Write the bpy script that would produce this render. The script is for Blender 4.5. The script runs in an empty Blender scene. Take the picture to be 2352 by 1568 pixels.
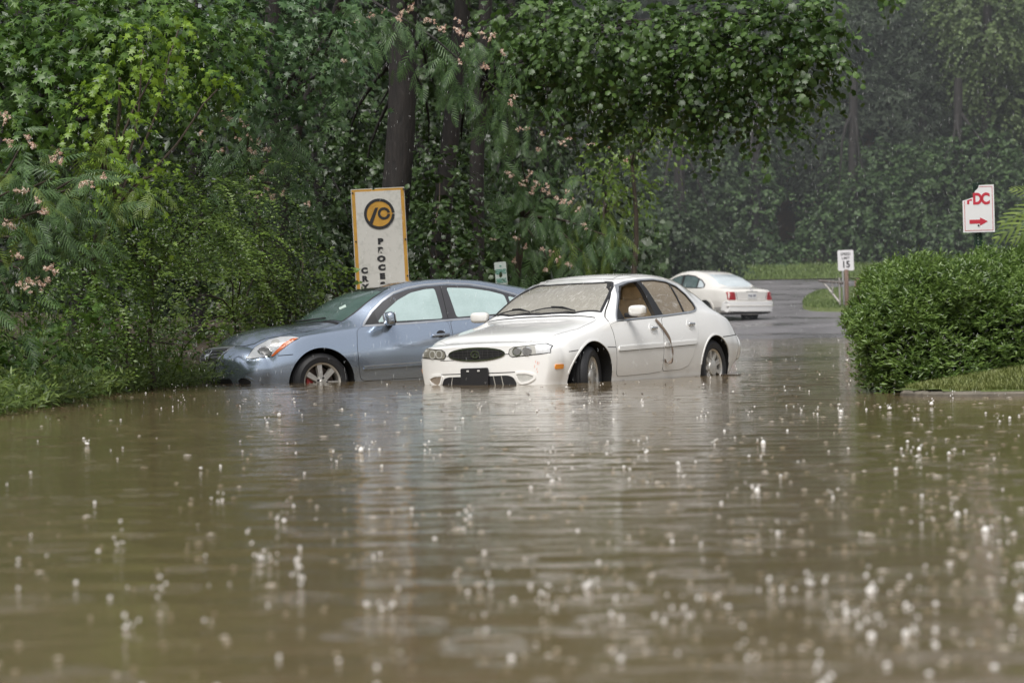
import bpy, bmesh, math, random
import numpy as np
from mathutils import Vector, Matrix, geometry
from mathutils.bvhtree import BVHTree

rng = np.random.default_rng(11)
random.seed(5)
S = bpy.context.scene
COL = S.collection
RAD = math.radians
PI = math.pi

# ------------------------------------------------------------------ camera
FPX, CX, CY = 6860.0, 1176.0, 784.0          # 105 mm lens measured on a 2352 px wide print
CAM_H = 0.75
ROLL = RAD(0.92)
PIT = math.atan((784 - 715.5) / FPX)
cam_pos = np.array([0, 0, CAM_H])
c_f = np.array([0, math.cos(PIT), -math.sin(PIT)])
_u0 = np.array([0, math.sin(PIT), math.cos(PIT)])
_r0 = np.array([1.0, 0, 0])
c_r = _r0 * math.cos(ROLL) - _u0 * math.sin(ROLL)
c_u = _u0 * math.cos(ROLL) + _r0 * math.sin(ROLL)

def at(x, y, Y):
    """world point seen at print position x,y at distance Y"""
    d = c_f + (x - CX) / FPX * c_r - (y - CY) / FPX * c_u
    return cam_pos + d * (Y / d[1])

def to_print(p):
    p = np.asarray(p) - cam_pos
    w = p @ c_f
    return CX + FPX * (p @ c_r) / w, CY - FPX * (p @ c_u) / w

cd = bpy.data.cameras.new('camera')
cam = bpy.data.objects.new('camera', cd)
COL.objects.link(cam)
cd.lens = 105.0
cd.sensor_width = 36.0
cd.clip_start = 0.1
cd.clip_end = 2000
M = Matrix.Identity(4)
for i in range(3):
    M[i][0] = c_r[i]; M[i][1] = c_u[i]; M[i][2] = -c_f[i]; M[i][3] = cam_pos[i]
cam.matrix_world = M
cd.dof.use_dof = True
cd.dof.focus_distance = 32.0
cd.dof.aperture_fstop = 4.0
S.camera = cam

# ------------------------------------------------------------------ light
SUN_EL, SUN_AZ = RAD(58), RAD(200)            # azimuth from +Y, clockwise: behind the camera, a bit to the left
W = bpy.data.worlds.new('World')
S.world = W
W.use_nodes = True
nt = W.node_tree
nt.nodes.clear()
sky = nt.nodes.new('ShaderNodeTexSky')
sky.sky_type = 'NISHITA'
sky.sun_disc = False
sky.sun_elevation = SUN_EL
sky.sun_rotation = SUN_AZ
sky.air_density = 1.0
sky.dust_density = 4.0
sky.ozone_density = 1.0
hs = nt.nodes.new('ShaderNodeHueSaturation')
hs.inputs['Saturation'].default_value = 0.22
bg = nt.nodes.new('ShaderNodeBackground')
bg.inputs['Strength'].default_value = 0.14
wo = nt.nodes.new('ShaderNodeOutputWorld')
nt.links.new(sky.outputs[0], hs.inputs['Color'])
nt.links.new(hs.outputs[0], bg.inputs['Color'])
nt.links.new(bg.outputs[0], wo.inputs['Surface'])
ld = bpy.data.lights.new('sun', 'SUN')
sun = bpy.data.objects.new('sun', ld)
COL.objects.link(sun)
ld.energy = 3.1
ld.angle = RAD(35)
ld.color = (1.0, 0.97, 0.93)
sd = Vector((math.sin(SUN_AZ) * math.cos(SUN_EL), math.cos(SUN_AZ) * math.cos(SUN_EL), math.sin(SUN_EL)))
sun.rotation_euler = sd.to_track_quat('Z', 'Y').to_euler()

S.view_settings.view_transform = 'Standard'
S.view_settings.look = 'None'
S.view_settings.exposure = 0
S.render.engine = 'CYCLES'
cy = S.cycles
cy.max_bounces = 6
cy.diffuse_bounces = 3
cy.glossy_bounces = 3
cy.transmission_bounces = 4
cy.transparent_max_bounces = 8
cy.volume_bounces = 0
cy.caustics_reflective = False
cy.caustics_refractive = False
cy.sample_clamp_indirect = 4.0
cy.use_denoising = True
try:
    cy.denoiser = 'OPENIMAGEDENOISE'
    cy.denoising_input_passes = 'RGB_ALBEDO_NORMAL'
    cy.denoising_prefilter = 'ACCURATE'
except Exception:
    pass

# ------------------------------------------------------------------ materials
class NT:
    def __init__(s, name):
        s.m = bpy.data.materials.new(name)
        s.m.use_nodes = True
        s.t = s.m.node_tree
        s.b = s.t.nodes['Principled BSDF']
        s.o = s.t.nodes['Material Output']
    def n(s, kind, **kw):
        x = s.t.nodes.new('ShaderNode' + kind)
        for k, v in kw.items():
            setattr(x, k, v)
        return x
    def l(s, a, b):
        s.t.links.new(a, b)
    def noise(s, scale, detail=4, rough=.55, vec=None, dist=0):
        x = s.n('TexNoise')
        x.inputs['Scale'].default_value = scale
        x.inputs['Detail'].default_value = detail
        x.inputs['Roughness'].default_value = rough
        x.inputs['Distortion'].default_value = dist
        if vec is not None: s.l(vec, x.inputs['Vector'])
        return x
    def ramp(s, fac, stops):
        x = s.n('ValToRGB')
        e = x.color_ramp.elements
        while len(e) < len(stops): e.new(0.5)
        for k, (p, c) in enumerate(stops):
            e[k].position = p
            e[k].color = tuple(c) + (1,) if not isinstance(c, (int, float)) else (c, c, c, 1)
        s.l(fac, x.inputs[0])
        return x
    def obj(s):
        return s.n('TexCoord').outputs['Object']
    def bump(s, h, strength, dist):
        x = s.n('Bump')
        x.inputs['Strength'].default_value = strength
        x.inputs['Distance'].default_value = dist
        s.l(h, x.inputs['Height'])
        s.l(x.outputs[0], s.b.inputs['Normal'])
        return x
    def mixc(s, fac, a, b):
        x = s.n('Mix', data_type='RGBA')
        for sock, v in ((x.inputs[0], fac), (x.inputs[6], a), (x.inputs[7], b)):
            if hasattr(v, 'is_output') or isinstance(v, bpy.types.NodeSocket): s.l(v, sock)
            elif isinstance(v, (int, float)): sock.default_value = v
            else: sock.default_value = tuple(v) + (1,)
        return x.outputs[2]
    def math(s, op, a, b=None, clamp=False):
        x = s.n('Math', operation=op, use_clamp=clamp)
        for sock, v in ((x.inputs[0], a), (x.inputs[1], b)):
            if v is None: continue
            if isinstance(v, (int, float)): sock.default_value = v
            else: s.l(v, sock)
        return x.outputs[0]

def plain(name, col, rough=.5, metal=0., var=.12, scale=6., coat=0., spec=.5):
    m = NT(name)
    nz = m.noise(scale, 5, .6, m.obj())
    lo = [c * (1 - var) for c in col]; hi = [min(1, c * (1 + var)) for c in col]
    m.l(m.ramp(nz.outputs['Fac'], [(.3, lo), (.7, hi)]).outputs[0], m.b.inputs['Base Color'])
    m.b.inputs['Roughness'].default_value = rough
    m.b.inputs['Metallic'].default_value = metal
    m.b.inputs['Coat Weight'].default_value = coat
    m.b.inputs['Specular IOR Level'].default_value = spec
    return m.m

def leaf_mat(name, dark, light, trans=.25, rough=.38, clump=1.2, third=None):
    m = NT(name)
    g = m.n('NewGeometry')
    nz = m.noise(clump, 3, .6, g.outputs['Position'])
    f = m.math('ADD', m.math('MULTIPLY', g.outputs['Random Per Island'], .55), m.math('MULTIPLY', nz.outputs['Fac'], .75))
    stops = [(.28, dark), (.88, light)]
    if third: stops.append((.99, third))
    rc = m.ramp(f, stops)
    m.l(rc.outputs[0], m.b.inputs['Base Color'])
    m.b.inputs['Roughness'].default_value = rough
    m.b.inputs['Specular IOR Level'].default_value = .45
    tr = m.n('BsdfTranslucent')
    br = m.n('HueSaturation')
    br.inputs['Value'].default_value = 1.5
    m.l(rc.outputs[0], br.inputs['Color'])
    m.l(br.outputs[0], tr.inputs['Color'])
    mx = m.n('MixShader')
    mx.inputs[0].default_value = trans
    m.l(m.b.outputs[0], mx.inputs[1]); m.l(tr.outputs[0], mx.inputs[2])
    m.l(mx.outputs[0], m.o.inputs['Surface'])
    return m.m

def bark_mat(name, dark, light):
    m = NT(name)
    mp = m.n('Mapping'); mp.inputs['Scale'].default_value = (9, 9, 1.6)
    m.l(m.obj(), mp.inputs['Vector'])
    nz = m.noise(2.2, 8, .65, mp.outputs[0], .6)
    m.l(m.ramp(nz.outputs['Fac'], [(.3, dark), (.7, light)]).outputs[0], m.b.inputs['Base Color'])
    m.b.inputs['Roughness'].default_value = .75
    m.bump(nz.outputs['Fac'], .9, .03)
    return m.m

# ------------------------------------------------------------------ object helpers
def tag(o, label=None, cat=None, group=None, kind=None):
    if label: o['label'] = label
    if cat: o['category'] = cat
    if group: o['group'] = group
    if kind: o['kind'] = kind
    return o

def empty(name, loc=(0, 0, 0), rot=(0, 0, 0)):
    o = bpy.data.objects.new(name, None)
    COL.objects.link(o)
    o.location = loc; o.rotation_euler = rot
    o.empty_display_size = .1
    return o

def obj_me(name, me, mats=None, parent=None, smooth=None):
    o = bpy.data.objects.new(name, me)
    COL.objects.link(o)
    if mats is not None:
        for m in (mats if isinstance(mats, (list, tuple)) else [mats]):
            me.materials.append(m)
    if smooth is not None:
        me.shade_smooth()
        me.set_sharp_from_angle(angle=RAD(smooth))
    if parent: o.parent = parent
    return o

def obj_bm(name, bm, mats=None, parent=None, smooth=None):
    me = bpy.data.meshes.new(name)
    bm.to_mesh(me); bm.free()
    return obj_me(name, me, mats, parent, smooth)

def mesh_np(name, V, Fs):
    """V (n,3); Fs list of int arrays (m,k) of one face size each"""
    me = bpy.data.meshes.new(name)
    V = np.ascontiguousarray(V, dtype=np.float32)
    me.vertices.add(len(V)); me.vertices.foreach_set('co', V.ravel())
    loops = np.concatenate([f.ravel() for f in Fs]).astype(np.int32)
    tot = np.concatenate([np.full(len(f), f.shape[1], np.int32) for f in Fs])
    start = np.concatenate([[0], np.cumsum(tot)[:-1]]).astype(np.int32)
    me.loops.add(len(loops)); me.loops.foreach_set('vertex_index', loops)
    me.polygons.add(len(tot)); me.polygons.foreach_set('loop_start', start)
    me.polygons.foreach_set('loop_total', tot)
    me.update(calc_edges=True)
    return me

def add_box(bm, c, s, rot=None, bevel=0, seg=2):
    r = bmesh.ops.create_cube(bm, size=1)
    vs = r['verts']
    Mx = Matrix.Translation(Vector(c)) @ (rot.to_4x4() if rot is not None else Matrix.Identity(4)) @ Matrix.Diagonal((*s, 1))
    bmesh.ops.transform(bm, matrix=Mx, verts=vs)
    if bevel:
        es = list({e for v in vs for e in v.link_edges})
        bmesh.ops.bevel(bm, geom=es, offset=bevel, segments=seg, affect='EDGES', profile=.5)
    return vs

def add_tube(bm, pts, rad, n=8, cap=True):
    pts = [Vector(p) for p in pts]
    if isinstance(rad, (int, float)): rad = [rad] * len(pts)
    rings = []
    ref = None
    for i, p in enumerate(pts):
        d = (pts[min(i + 1, len(pts) - 1)] - pts[max(i - 1, 0)]).normalized()
        if ref is None:
            ref = d.orthogonal().normalized()
        ref = (ref - d * ref.dot(d)).normalized()
        b = d.cross(ref)
        rings.append([bm.verts.new(p + (ref * math.cos(2 * PI * k / n) + b * math.sin(2 * PI * k / n)) * rad[i]) for k in range(n)])
    for a, c in zip(rings, rings[1:]):
        for k in range(n):
            bm.faces.new((a[k], a[(k + 1) % n], c[(k + 1) % n], c[k]))
    if cap:
        bm.faces.new(rings[0][::-1]); bm.faces.new(rings[-1])
    return rings

def add_lathe(bm, prof, n=32, axis='y'):
    """prof: list of (radius, along)"""
    rings = []
    for r_, a in prof:
        ring = []
        for k in range(n):
            t = 2 * PI * k / n
            ring.append(bm.verts.new((r_ * math.cos(t), a, r_ * math.sin(t)) if axis == 'y' else (r_ * math.cos(t), r_ * math.sin(t), a)))
        rings.append(ring)
    for a, c in zip(rings, rings[1:]):
        for k in range(n):
            bm.faces.new((a[k], a[(k + 1) % n], c[(k + 1) % n], c[k]))
    return rings

def prism(poly, a0, a1, axis='y'):
    """closed prism of a 2d polygon; axis y: poly=(x,z)  x: poly=(y,z)  z: poly=(x,y)"""
    bm = bmesh.new()
    def mk(p, a):
        return {'y': (p[0], a, p[1]), 'x': (a, p[0], p[1]), 'z': (p[0], p[1], a)}[axis]
    A = [bm.verts.new(mk(p, a0)) for p in poly]
    B = [bm.verts.new(mk(p, a1)) for p in poly]
    bm.faces.new(A); bm.faces.new(B[::-1])
    n = len(poly)
    for k in range(n):
        bm.faces.new((A[k], B[k], B[(k + 1) % n], A[(k + 1) % n]))
    bmesh.ops.recalc_face_normals(bm, faces=bm.faces)
    return bm

def text_mesh(txt, size, bold=0., ext=.001, sx=1.):
    cu = bpy.data.curves.new('lettering', 'FONT')
    cu.body = txt; cu.size = size; cu.align_x = 'CENTER'; cu.align_y = 'CENTER'
    cu.offset = bold; cu.extrude = ext
    to = bpy.data.objects.new('lettering', cu)
    COL.objects.link(to)
    dg = bpy.context.evaluated_depsgraph_get()
    me = bpy.data.meshes.new_from_object(to.evaluated_get(dg))
    bpy.data.objects.remove(to); bpy.data.curves.remove(cu)
    me.transform(Matrix.Rotation(PI / 2, 4, 'X') @ Matrix.Diagonal((sx, 1, 1, 1)))
    me.materials.clear()
    return me

def smooth01(t):
    t = np.clip(t, 0, 1)
    return t * t * (3 - 2 * t)
# ================================================================== cars
def pchip(x, y, xi):
    x = np.asarray(x, float); y = np.asarray(y, float)
    h = np.diff(x); d = np.diff(y) / h
    m = np.zeros_like(y)
    for i in range(1, len(x) - 1):
        if d[i - 1] * d[i] > 0:
            w1 = 2 * h[i] + h[i - 1]; w2 = h[i] + 2 * h[i - 1]
            m[i] = (w1 + w2) / (w1 / d[i - 1] + w2 / d[i])
    m[0] = d[0]; m[-1] = d[-1]
    k = np.clip(np.searchsorted(x, xi) - 1, 0, len(x) - 2)
    t = (xi - x[k]) / h[k]
    return ((2*t**3 - 3*t**2 + 1) * y[k] + (t**3 - 2*t**2 + t) * h[k] * m[k] + (-2*t**3 + 3*t**2) * y[k+1] + (t**3 - t**2) * h[k] * m[k+1])

def catmull(P, sub):
    P = np.asarray(P, float)
    Q = np.vstack([2 * P[0] - P[1], P, 2 * P[-1] - P[-2]])
    out = []
    for i in range(1, len(Q) - 2):
        p0, p1, p2, p3 = Q[i-1], Q[i], Q[i+1], Q[i+2]
        t0 = 0; t1 = t0 + max(np.linalg.norm(p1-p0), 1e-4)**.5; t2 = t1 + max(np.linalg.norm(p2-p1), 1e-4)**.5; t3 = t2 + max(np.linalg.norm(p3-p2), 1e-4)**.5
        for t in np.linspace(t1, t2, sub, endpoint=False):
            A1 = (t1-t)/(t1-t0)*p0 + (t-t0)/(t1-t0)*p1
            A2 = (t2-t)/(t2-t1)*p1 + (t-t1)/(t2-t1)*p2
            A3 = (t3-t)/(t3-t2)*p2 + (t-t2)/(t3-t2)*p3
            B1 = (t2-t)/(t2-t0)*A1 + (t-t0)/(t2-t0)*A2
            B2 = (t3-t)/(t3-t1)*A2 + (t-t1)/(t3-t1)*A3
            out.append((t2-t)/(t2-t1)*B1 + (t-t1)/(t2-t1)*B2)
    out.append(P[-1])
    return np.array(out)

def car_shell(st, zb0, nose, tail, ws_bow, n=130, sub=6):
    """st rows: x, wl,zl, wm,zm, ws,zs, wg,zg, wr,zr, zc (front first). nose/tail: (length, z centre, y shrink, z shrink, bow, bow start)"""
    st = np.array(st, float)[::-1]
    xs = st[:, 0]
    xi = np.linspace(xs[0], xs[-1], n)
    Pm = np.array([pchip(xs, st[:, k], xi) for k in range(1, 12)]).T
    secs = []
    def section(p, x=0.):
        zb = zb0(x) if callable(zb0) else zb0
        wl, zl, wm, zm, ws, zs, wg, zg, wr, zr, zc = p
        pts = [(0, zb - .05), (wl * .55, zb - .03), (wl - .03, zb + .01), (wl, zl), (wm, zm), ((wm + ws) / 2 + .012, (zm + zs) / 2 + .01), (ws, zs),
               (ws + (wg - ws) * .18, zs + (zg - zs) * .22), (wg, zg), (wr, zr), (wr * .5, zr + .78 * (zc - zr)), (0, zc)]
        return catmull(pts, sub)
    body = [(x, section(p, x)) for x, p in zip(xi, Pm)]
    def cap(x0, p, spec, sgn):
        ln, zc0, ky, kz = spec[:4]
        out = []
        base = section(p, x0)
        for t in np.linspace(0, 1, 11)[1:]:
            a = t * PI / 2
            q = base.copy()
            q[:, 0] *= 1 - ky * (1 - math.cos(a))
            q[:, 1] = zc0 + (q[:, 1] - zc0) * (1 - kz * (1 - math.cos(a)))
            out.append((x0 + sgn * ln * math.sin(a), q))
        return out
    secs = cap(xi[0], Pm[0], tail, -1)[::-1] + body + cap(xi[-1], Pm[-1], nose, 1)
    nv = len(secs[0][1])
    V = []
    for x, q in secs:
        for sgn in (1, -1):
            rg = range(nv) if sgn == 1 else range(nv - 2, 0, -1)
            for k in rg:
                V.append((x, sgn * q[k, 0], q[k, 1]))
    ring = 2 * nv - 2
    # rounded ends: each row of the end section is carried across in several columns
    MC = 14
    CAPS = []
    for x, q, off in ((secs[0][0], secs[0][1], 0), (secs[-1][0], secs[-1][1], (len(secs) - 1) * ring)):
        grid = []
        for k in range(1, nv - 1):
            row = [off + k]
            for j in range(1, MC):
                row.append(len(V)); V.append((x, q[k, 0] * (1 - 2 * j / MC), q[k, 1]))
            row.append(off + ring - k)
            grid.append(row)
        CAPS.append((off, grid))
    V = np.array(V)
    # plan curvature of nose, tail and both screens
    X, Y, Z = V[:, 0].copy(), np.abs(V[:, 1]), V[:, 2]
    xf, xr = xs[-1] + nose[0], xs[0] - tail[0]
    V[:, 0] -= nose[4] * smooth01((X - nose[5]) / (xf - nose[5])) * (np.clip(Y / .86, 0, 1.1) ** 2.6)
    V[:, 0] += tail[4] * smooth01((tail[5] - X) / (tail[5] - xr)) * (np.clip(Y / .86, 0, 1.1) ** 2.6)
    for (x0, x1, b) in ws_bow:
        bump = smooth01((X - x0) / (.4 * (x1 - x0))) * smooth01((x1 - X) / (.4 * (x1 - x0)))
        V[:, 0] += b * bump * np.clip(1 - (Y / .78) ** 2, 0, 1) * smooth01((Z - .85) / .1)
    F4 = []
    for i in range(len(secs) - 1):
        for k in range(ring):
            a = i * ring + k; b = i * ring + (k + 1) % ring
            F4.append((a, b, b + ring, a + ring))
    T3 = []
    for off, grid in CAPS:
        for r0_, r1_ in zip(grid, grid[1:]):
            for j in range(MC):
                F4.append((r0_[j], r0_[j + 1], r1_[j + 1], r1_[j]))
        for j in range(MC):
            T3.append((off, grid[0][j + 1], grid[0][j])); T3.append((off + nv - 1, grid[-1][j], grid[-1][j + 1]))
    me = mesh_np('body', V, [np.array(F4), np.array(T3)])
    bm = bmesh.new(); bm.from_mesh(me)
    bmesh.ops.recalc_face_normals(bm, faces=bm.faces)
    bm.to_mesh(me)
    bvh = BVHTree.FromBMesh(bm)
    bm.free()
    return me, bvh

VIEWS = {  # (u axis, v axis, ray origin offset axis, outward sign)
    'L': (0, 2, 1, 1), 'R': (0, 2, 1, -1), 'F': (1, 2, 0, 1), 'B': (1, 2, 0, -1), 'T': (0, 1, 2, 1)}

def hit(bvh, view, u, v):
    a, b, c, s = VIEWS[view]
    o = [0, 0, 0]; o[a] = u; o[b] = v; o[c] = 6 * s
    d = [0, 0, 0]; d[c] = -s
    loc, nrm, _, _ = bvh.ray_cast(Vector(o), Vector(d))
    return (loc, nrm)

def resample(poly, step, closed=True):
    out = []
    n = len(poly)
    for i in range(n if closed else n - 1):
        p = np.array(poly[i], float); q = np.array(poly[(i + 1) % n], float)
        k = max(1, int(math.ceil(np.linalg.norm(q - p) / step)))
        for j in range(k):
            out.append(p + (q - p) * j / k)
    if not closed: out.append(np.array(poly[-1], float))
    return out

def rounded(poly, r, seg=4):
    """round the corners of a polygon"""
    out = []
    n = len(poly)
    for i in range(n):
        p0, p1, p2 = (np.array(poly[k % n], float) for k in (i - 1, i, i + 1))
        a = p0 - p1; b = p2 - p1
        la, lb = np.linalg.norm(a), np.linalg.norm(b)
        d = min(r, la * .45, lb * .45)
        A = p1 + a / la * d; B = p1 + b / lb * d
        for t in np.linspace(0, 1, seg + 1):
            out.append((1 - t) ** 2 * A + 2 * t * (1 - t) * p1 + t * t * B)
    return out

def inside(poly, p):
    c = False; n = len(poly); x, y = p
    for i in range(n):
        x1, y1 = poly[i]; x2, y2 = poly[i - 1]
        if (y1 > y) != (y2 > y) and x < (x2 - x1) * (y - y1) / (y2 - y1) + x1: c = not c
    return c

def ellipse(cx, cy, rx, ry, n=32, rot=0):
    return [(cx + rx * math.cos(t) * math.cos(rot) - ry * math.sin(t) * math.sin(rot), cy + rx * math.cos(t) * math.sin(rot) + ry * math.sin(t) * math.cos(rot)) for t in np.linspace(0, 2 * PI, n, endpoint=False)]

def panel_bm(bvh, view, poly, off=.003, depth=.012, grid=.05, bm=None):
    bm = bm or bmesh.new()
    bd = resample(poly, grid)
    xs = [p[0] for p in bd]; ys = [p[1] for p in bd]
    inn = []
    for gx in np.arange(min(xs) + grid * .37, max(xs), grid):
        for gy in np.arange(min(ys) + grid * .41, max(ys), grid):
            if inside(bd, (gx, gy)) and min((gx - a) ** 2 + (gy - b) ** 2 for a, b in bd) > (grid * .35) ** 2:
                inn.append((gx, gy))
    pts = [Vector((p[0], p[1])) for p in bd] + [Vector(p) for p in inn]
    n = len(bd)
    r = geometry.delaunay_2d_cdt(pts, [(i, (i + 1) % n) for i in range(n)], [], 1, 1e-6)
    vs, fs = r[0], r[2]
    c, s = VIEWS[view][2], VIEWS[view][3]
    lo = []
    depths = []
    hits = []
    for p in vs:
        loc, nrm = hit(bvh, view, p.x, p.y)
        hits.append((loc, nrm))
        if loc is not None: depths.append(loc[c])
    dm = float(np.median(depths)) if depths else 0.
    for p, (loc, nrm) in zip(vs, hits):
        a, b = VIEWS[view][:2]
        if loc is None:
            # nearest hit point
            best = min((q for q in zip(vs, hits) if q[1][0] is not None), key=lambda q: (q[0] - p).length, default=None)
            l = [0, 0, 0]; l[a] = p.x; l[b] = p.y; l[c] = best[1][0][c] if best else dm
            loc = Vector(l); nrm = Vector((0, 0, 0)); nrm[c] = s
        o = nrm * off
        lo.append(bm.verts.new(Vector(loc) + o))
    faces = []
    for f in fs:
        try: faces.append(bm.faces.new([lo[i] for i in f]))
        except ValueError: pass
    # orient outward
    for f in faces:
        f.normal_update()
        if f.normal[c] * s < 0: f.normal_flip()
    fset = set(faces)
    bds = [e for f in faces for e in f.edges if sum(1 for g in e.link_faces if g in fset) == 1]
    if depth:
        low = {}
        for e in bds:
            for v in e.verts:
                if v not in low:
                    q = v.co.copy(); q[c] -= s * depth
                    low[v] = bm.verts.new(q)
        for e in bds:
            f = [g for g in e.link_faces if g in fset][0]
            a_, b_ = e.verts
            lv = list(f.verts)
            if lv[(lv.index(a_) + 1) % len(lv)] != b_: a_, b_ = b_, a_
            bm.faces.new((b_, a_, low[a_], low[b_]))
    return bm

def panel(bvh, view, poly, name, mat, parent, off=.003, depth=.012, grid=.05):
    return obj_bm(name, panel_bm(bvh, view, poly, off, depth, grid), mat, parent, 40)

def ribbon_bm(bvh, view, path, width, off=.002, closed=False, step=.04, bm=None, depth=.006):
    bm = bm or bmesh.new()
    pts = resample(path, step, closed)
    n = len(pts)
    c, s = VIEWS[view][2], VIEWS[view][3]
    rows = []
    for i in range(n):
        if closed: d = pts[(i + 1) % n] - pts[i - 1]
        else: d = pts[min(i + 1, n - 1)] - pts[max(i - 1, 0)]
        d = d / (np.linalg.norm(d) + 1e-9)
        nn = np.array([-d[1], d[0]]) * width / 2
        row = []
        for q in (pts[i] + nn, pts[i] - nn):
            loc, nrm = hit(bvh, view, q[0], q[1])
            if loc is None:
                row = None; break
            row.append((Vector(loc), nrm))
        if row is None:
            rows.append(None); continue
        a = row[0][0] + row[0][1] * off; b = row[1][0] + row[1][1] * off
        a2 = row[0][0] - row[0][1] * depth; b2 = row[1][0] - row[1][1] * depth
        rows.append([bm.verts.new(p) for p in (a2, a, b, b2)])
    for i in range(n if closed else n - 1):
        r1, r2 = rows[i], rows[(i + 1) % n]
        if r1 is None or r2 is None: continue
        for k in range(3):
            f = bm.faces.new((r1[k], r1[k + 1], r2[k + 1], r2[k]))
    bmesh.ops.recalc_face_normals(bm, faces=bm.faces)
    return bm

def ribbon(bvh, view, path, name, mat, parent, width, off=.002, closed=False, step=.04):
    return obj_bm(name, ribbon_bm(bvh, view, path, width, off, closed, step), mat, parent, 50)

def cut(o, bm, mat):
    me = bpy.data.meshes.new('cutter')
    bm.to_mesh(me); bm.free()
    me.materials.append(mat)
    c = bpy.data.objects.new('cutter', me)
    COL.objects.link(c)
    c.parent = o.parent
    def span(m):
        v = np.empty(len(m.vertices) * 3, np.float32); m.vertices.foreach_get('co', v)
        v = v.reshape(-1, 3)
        return v.min(0), v.max(0)
    lo, hi = span(o.data)
    for k in range(8):                       # nudge the cutter and try again if the solver hands back nonsense
        c.location = (.0007 * k, .0004 * k, -.0009 * k)
        c.scale = (1 + .0004 * k,) * 3
        bpy.context.view_layer.update()
        md = o.modifiers.new('b', 'BOOLEAN')
        md.operation = 'DIFFERENCE'; md.solver = 'EXACT'; md.object = c
        md.use_self = k >= 4
        try: md.material_mode = 'TRANSFER'
        except Exception: pass
        dg = bpy.context.evaluated_depsgraph_get()
        new = bpy.data.meshes.new_from_object(o.evaluated_get(dg))
        o.modifiers.clear()
        if len(new.vertices) > 100:
            l2, h2 = span(new)
            if (l2 >= lo - .002).all() and (h2 <= hi + .002).all() and len(new.polygons) > .6 * len(o.data.polygons):
                o.data = new
                break
    bpy.data.objects.remove(c); bpy.data.meshes.remove(me)

def arch_pts(x, z, r, sx=1.0, flare=0., n=40, a0=0., a1=PI):
    out = []
    for t in np.linspace(a0, a1, n):
        k = flare * max(0, math.cos(t)) ** 2.5
        out.append((x + sx * r * math.cos(t) + k, z + r * math.sin(t)))
    return out

def arch_cut(o, x, z, r, yin, mat, sx=1.0, flare=0.):
    for sg in (1, -1):
        pl = arch_pts(x, z, r, sx, flare)
        pl += [(x - sx * r * .97, -.2), (x + sx * r + flare * 1.6, -.2)]
        cut(o, prism(pl, sg * yin, sg * 1.3, 'y'), mat)

# ---- paint and trim
def paint(name, col, rough=.22, metal=0., grime=.5, coat=1.0, top=.62, bead=0.):
    m = NT(name)
    oc = m.obj()
    sp = m.n('SeparateXYZ'); m.l(oc, sp.inputs[0])
    nz = m.noise(5, 6, .65, oc)
    n2 = m.noise(40, 4, .7, oc)
    fz = m.math('MULTIPLY', m.math('SUBTRACT', top, sp.outputs['Z'], True), 1.6)
    g = m.math('MULTIPLY', m.math('MULTIPLY', fz, m.math('ADD', nz.outputs['Fac'], .15)), grime, True)
    speck = m.math('MULTIPLY', m.math('GREATER_THAN', n2.outputs['Fac'], .74), .35)
    g2 = m.math('MAXIMUM', g, m.math('MULTIPLY', speck, fz))
    c = m.mixc(g2, col, (.33, .27, .19))
    m.l(c, m.b.inputs['Base Color'])
    m.b.inputs['Roughness'].default_value = rough
    m.b.inputs['Metallic'].default_value = metal
    m.b.inputs['Coat Weight'].default_value = coat
    m.b.inputs['Coat Roughness'].default_value = .06
    if bead:
        bd = m.n('TexVoronoi'); bd.inputs['Scale'].default_value = 70
        m.l(oc, bd.inputs['Vector'])
        h = m.ramp(bd.outputs['Distance'], [(.0, 1.), (.35, 0.)])
        m.bump(h.outputs[0], bead, .004)
    return m.m

WHITE = paint('white_paint', (.88, .88, .865), bead=.05, grime=.4)
OLDWHITE = paint('cream_white_paint', (.74, .72, .68), grime=.7, top=.7)
BLUE = paint('slate_blue_paint', (.42, .50, .62), .17, .78, grime=.3, bead=.10)
BLACK = plain('black_plastic', (.018, .018, .02), .45)
DARK = plain('dark_gap', (.012, .012, .013), .8)
WELL = plain('wheel_well', (.012, .012, .012), .9)
RUBBER = plain('tyre_rubber', (.022, .022, .024), .55, scale=30)
ALLOY = plain('alloy', (.62, .60, .56), .3, .55, scale=20)
CHROME = plain('chrome', (.75, .76, .78), .12, 1., var=.05)
SATIN = plain('satin_trim', (.55, .57, .6), .3, .8, var=.08)
CALIPER = plain('red_caliper', (.45, .03, .03), .5)
DISC = plain('brake_disc', (.12, .09, .075), .5, .5)
TAN = plain('tan_upholstery', (.80, .67, .50), .8, scale=12)
TANDARK = plain('brown_upholstery', (.36, .28, .20), .85, scale=12)
INSIDE = plain('cabin_lining', (.78, .69, .55), .9)
AMBER = plain('amber_lens', (.85, .30, .03), .2, coat=.6)
ORANGE = plain('orange_lens', (.80, .16, .02), .2, coat=.6)
RED = plain('red_lens', (.32, .014, .02), .3, coat=.2)
PLATEW = plain('plate_white', (.75, .75, .74), .4)
STRAP = plain('belt_webbing', (.20, .155, .12), .7)

def lamp_glass(name, col, rough=.12):
    m = NT(name)
    oc = m.obj()
    nz = m.noise(18, 4, .6, oc)
    m.l(m.ramp(nz.outputs['Fac'], [(.3, [c * .75 for c in col]), (.7, col)]).outputs[0], m.b.inputs['Base Color'])
    m.b.inputs['Roughness'].default_value = rough
    m.b.inputs['Metallic'].default_value = .0
    m.b.inputs['Coat Weight'].default_value = .5
    return m.m
LAMP = lamp_glass('lamp_lens', (.58, .58, .55))
LAMPC = lamp_glass('lamp_lens_clear', (.80, .82, .84))
LAMPD = lamp_glass('lamp_lens_cloudy', (.25, .24, .20), .4)
BOWL = lamp_glass('lamp_bowl', (.22, .22, .22))

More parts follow.
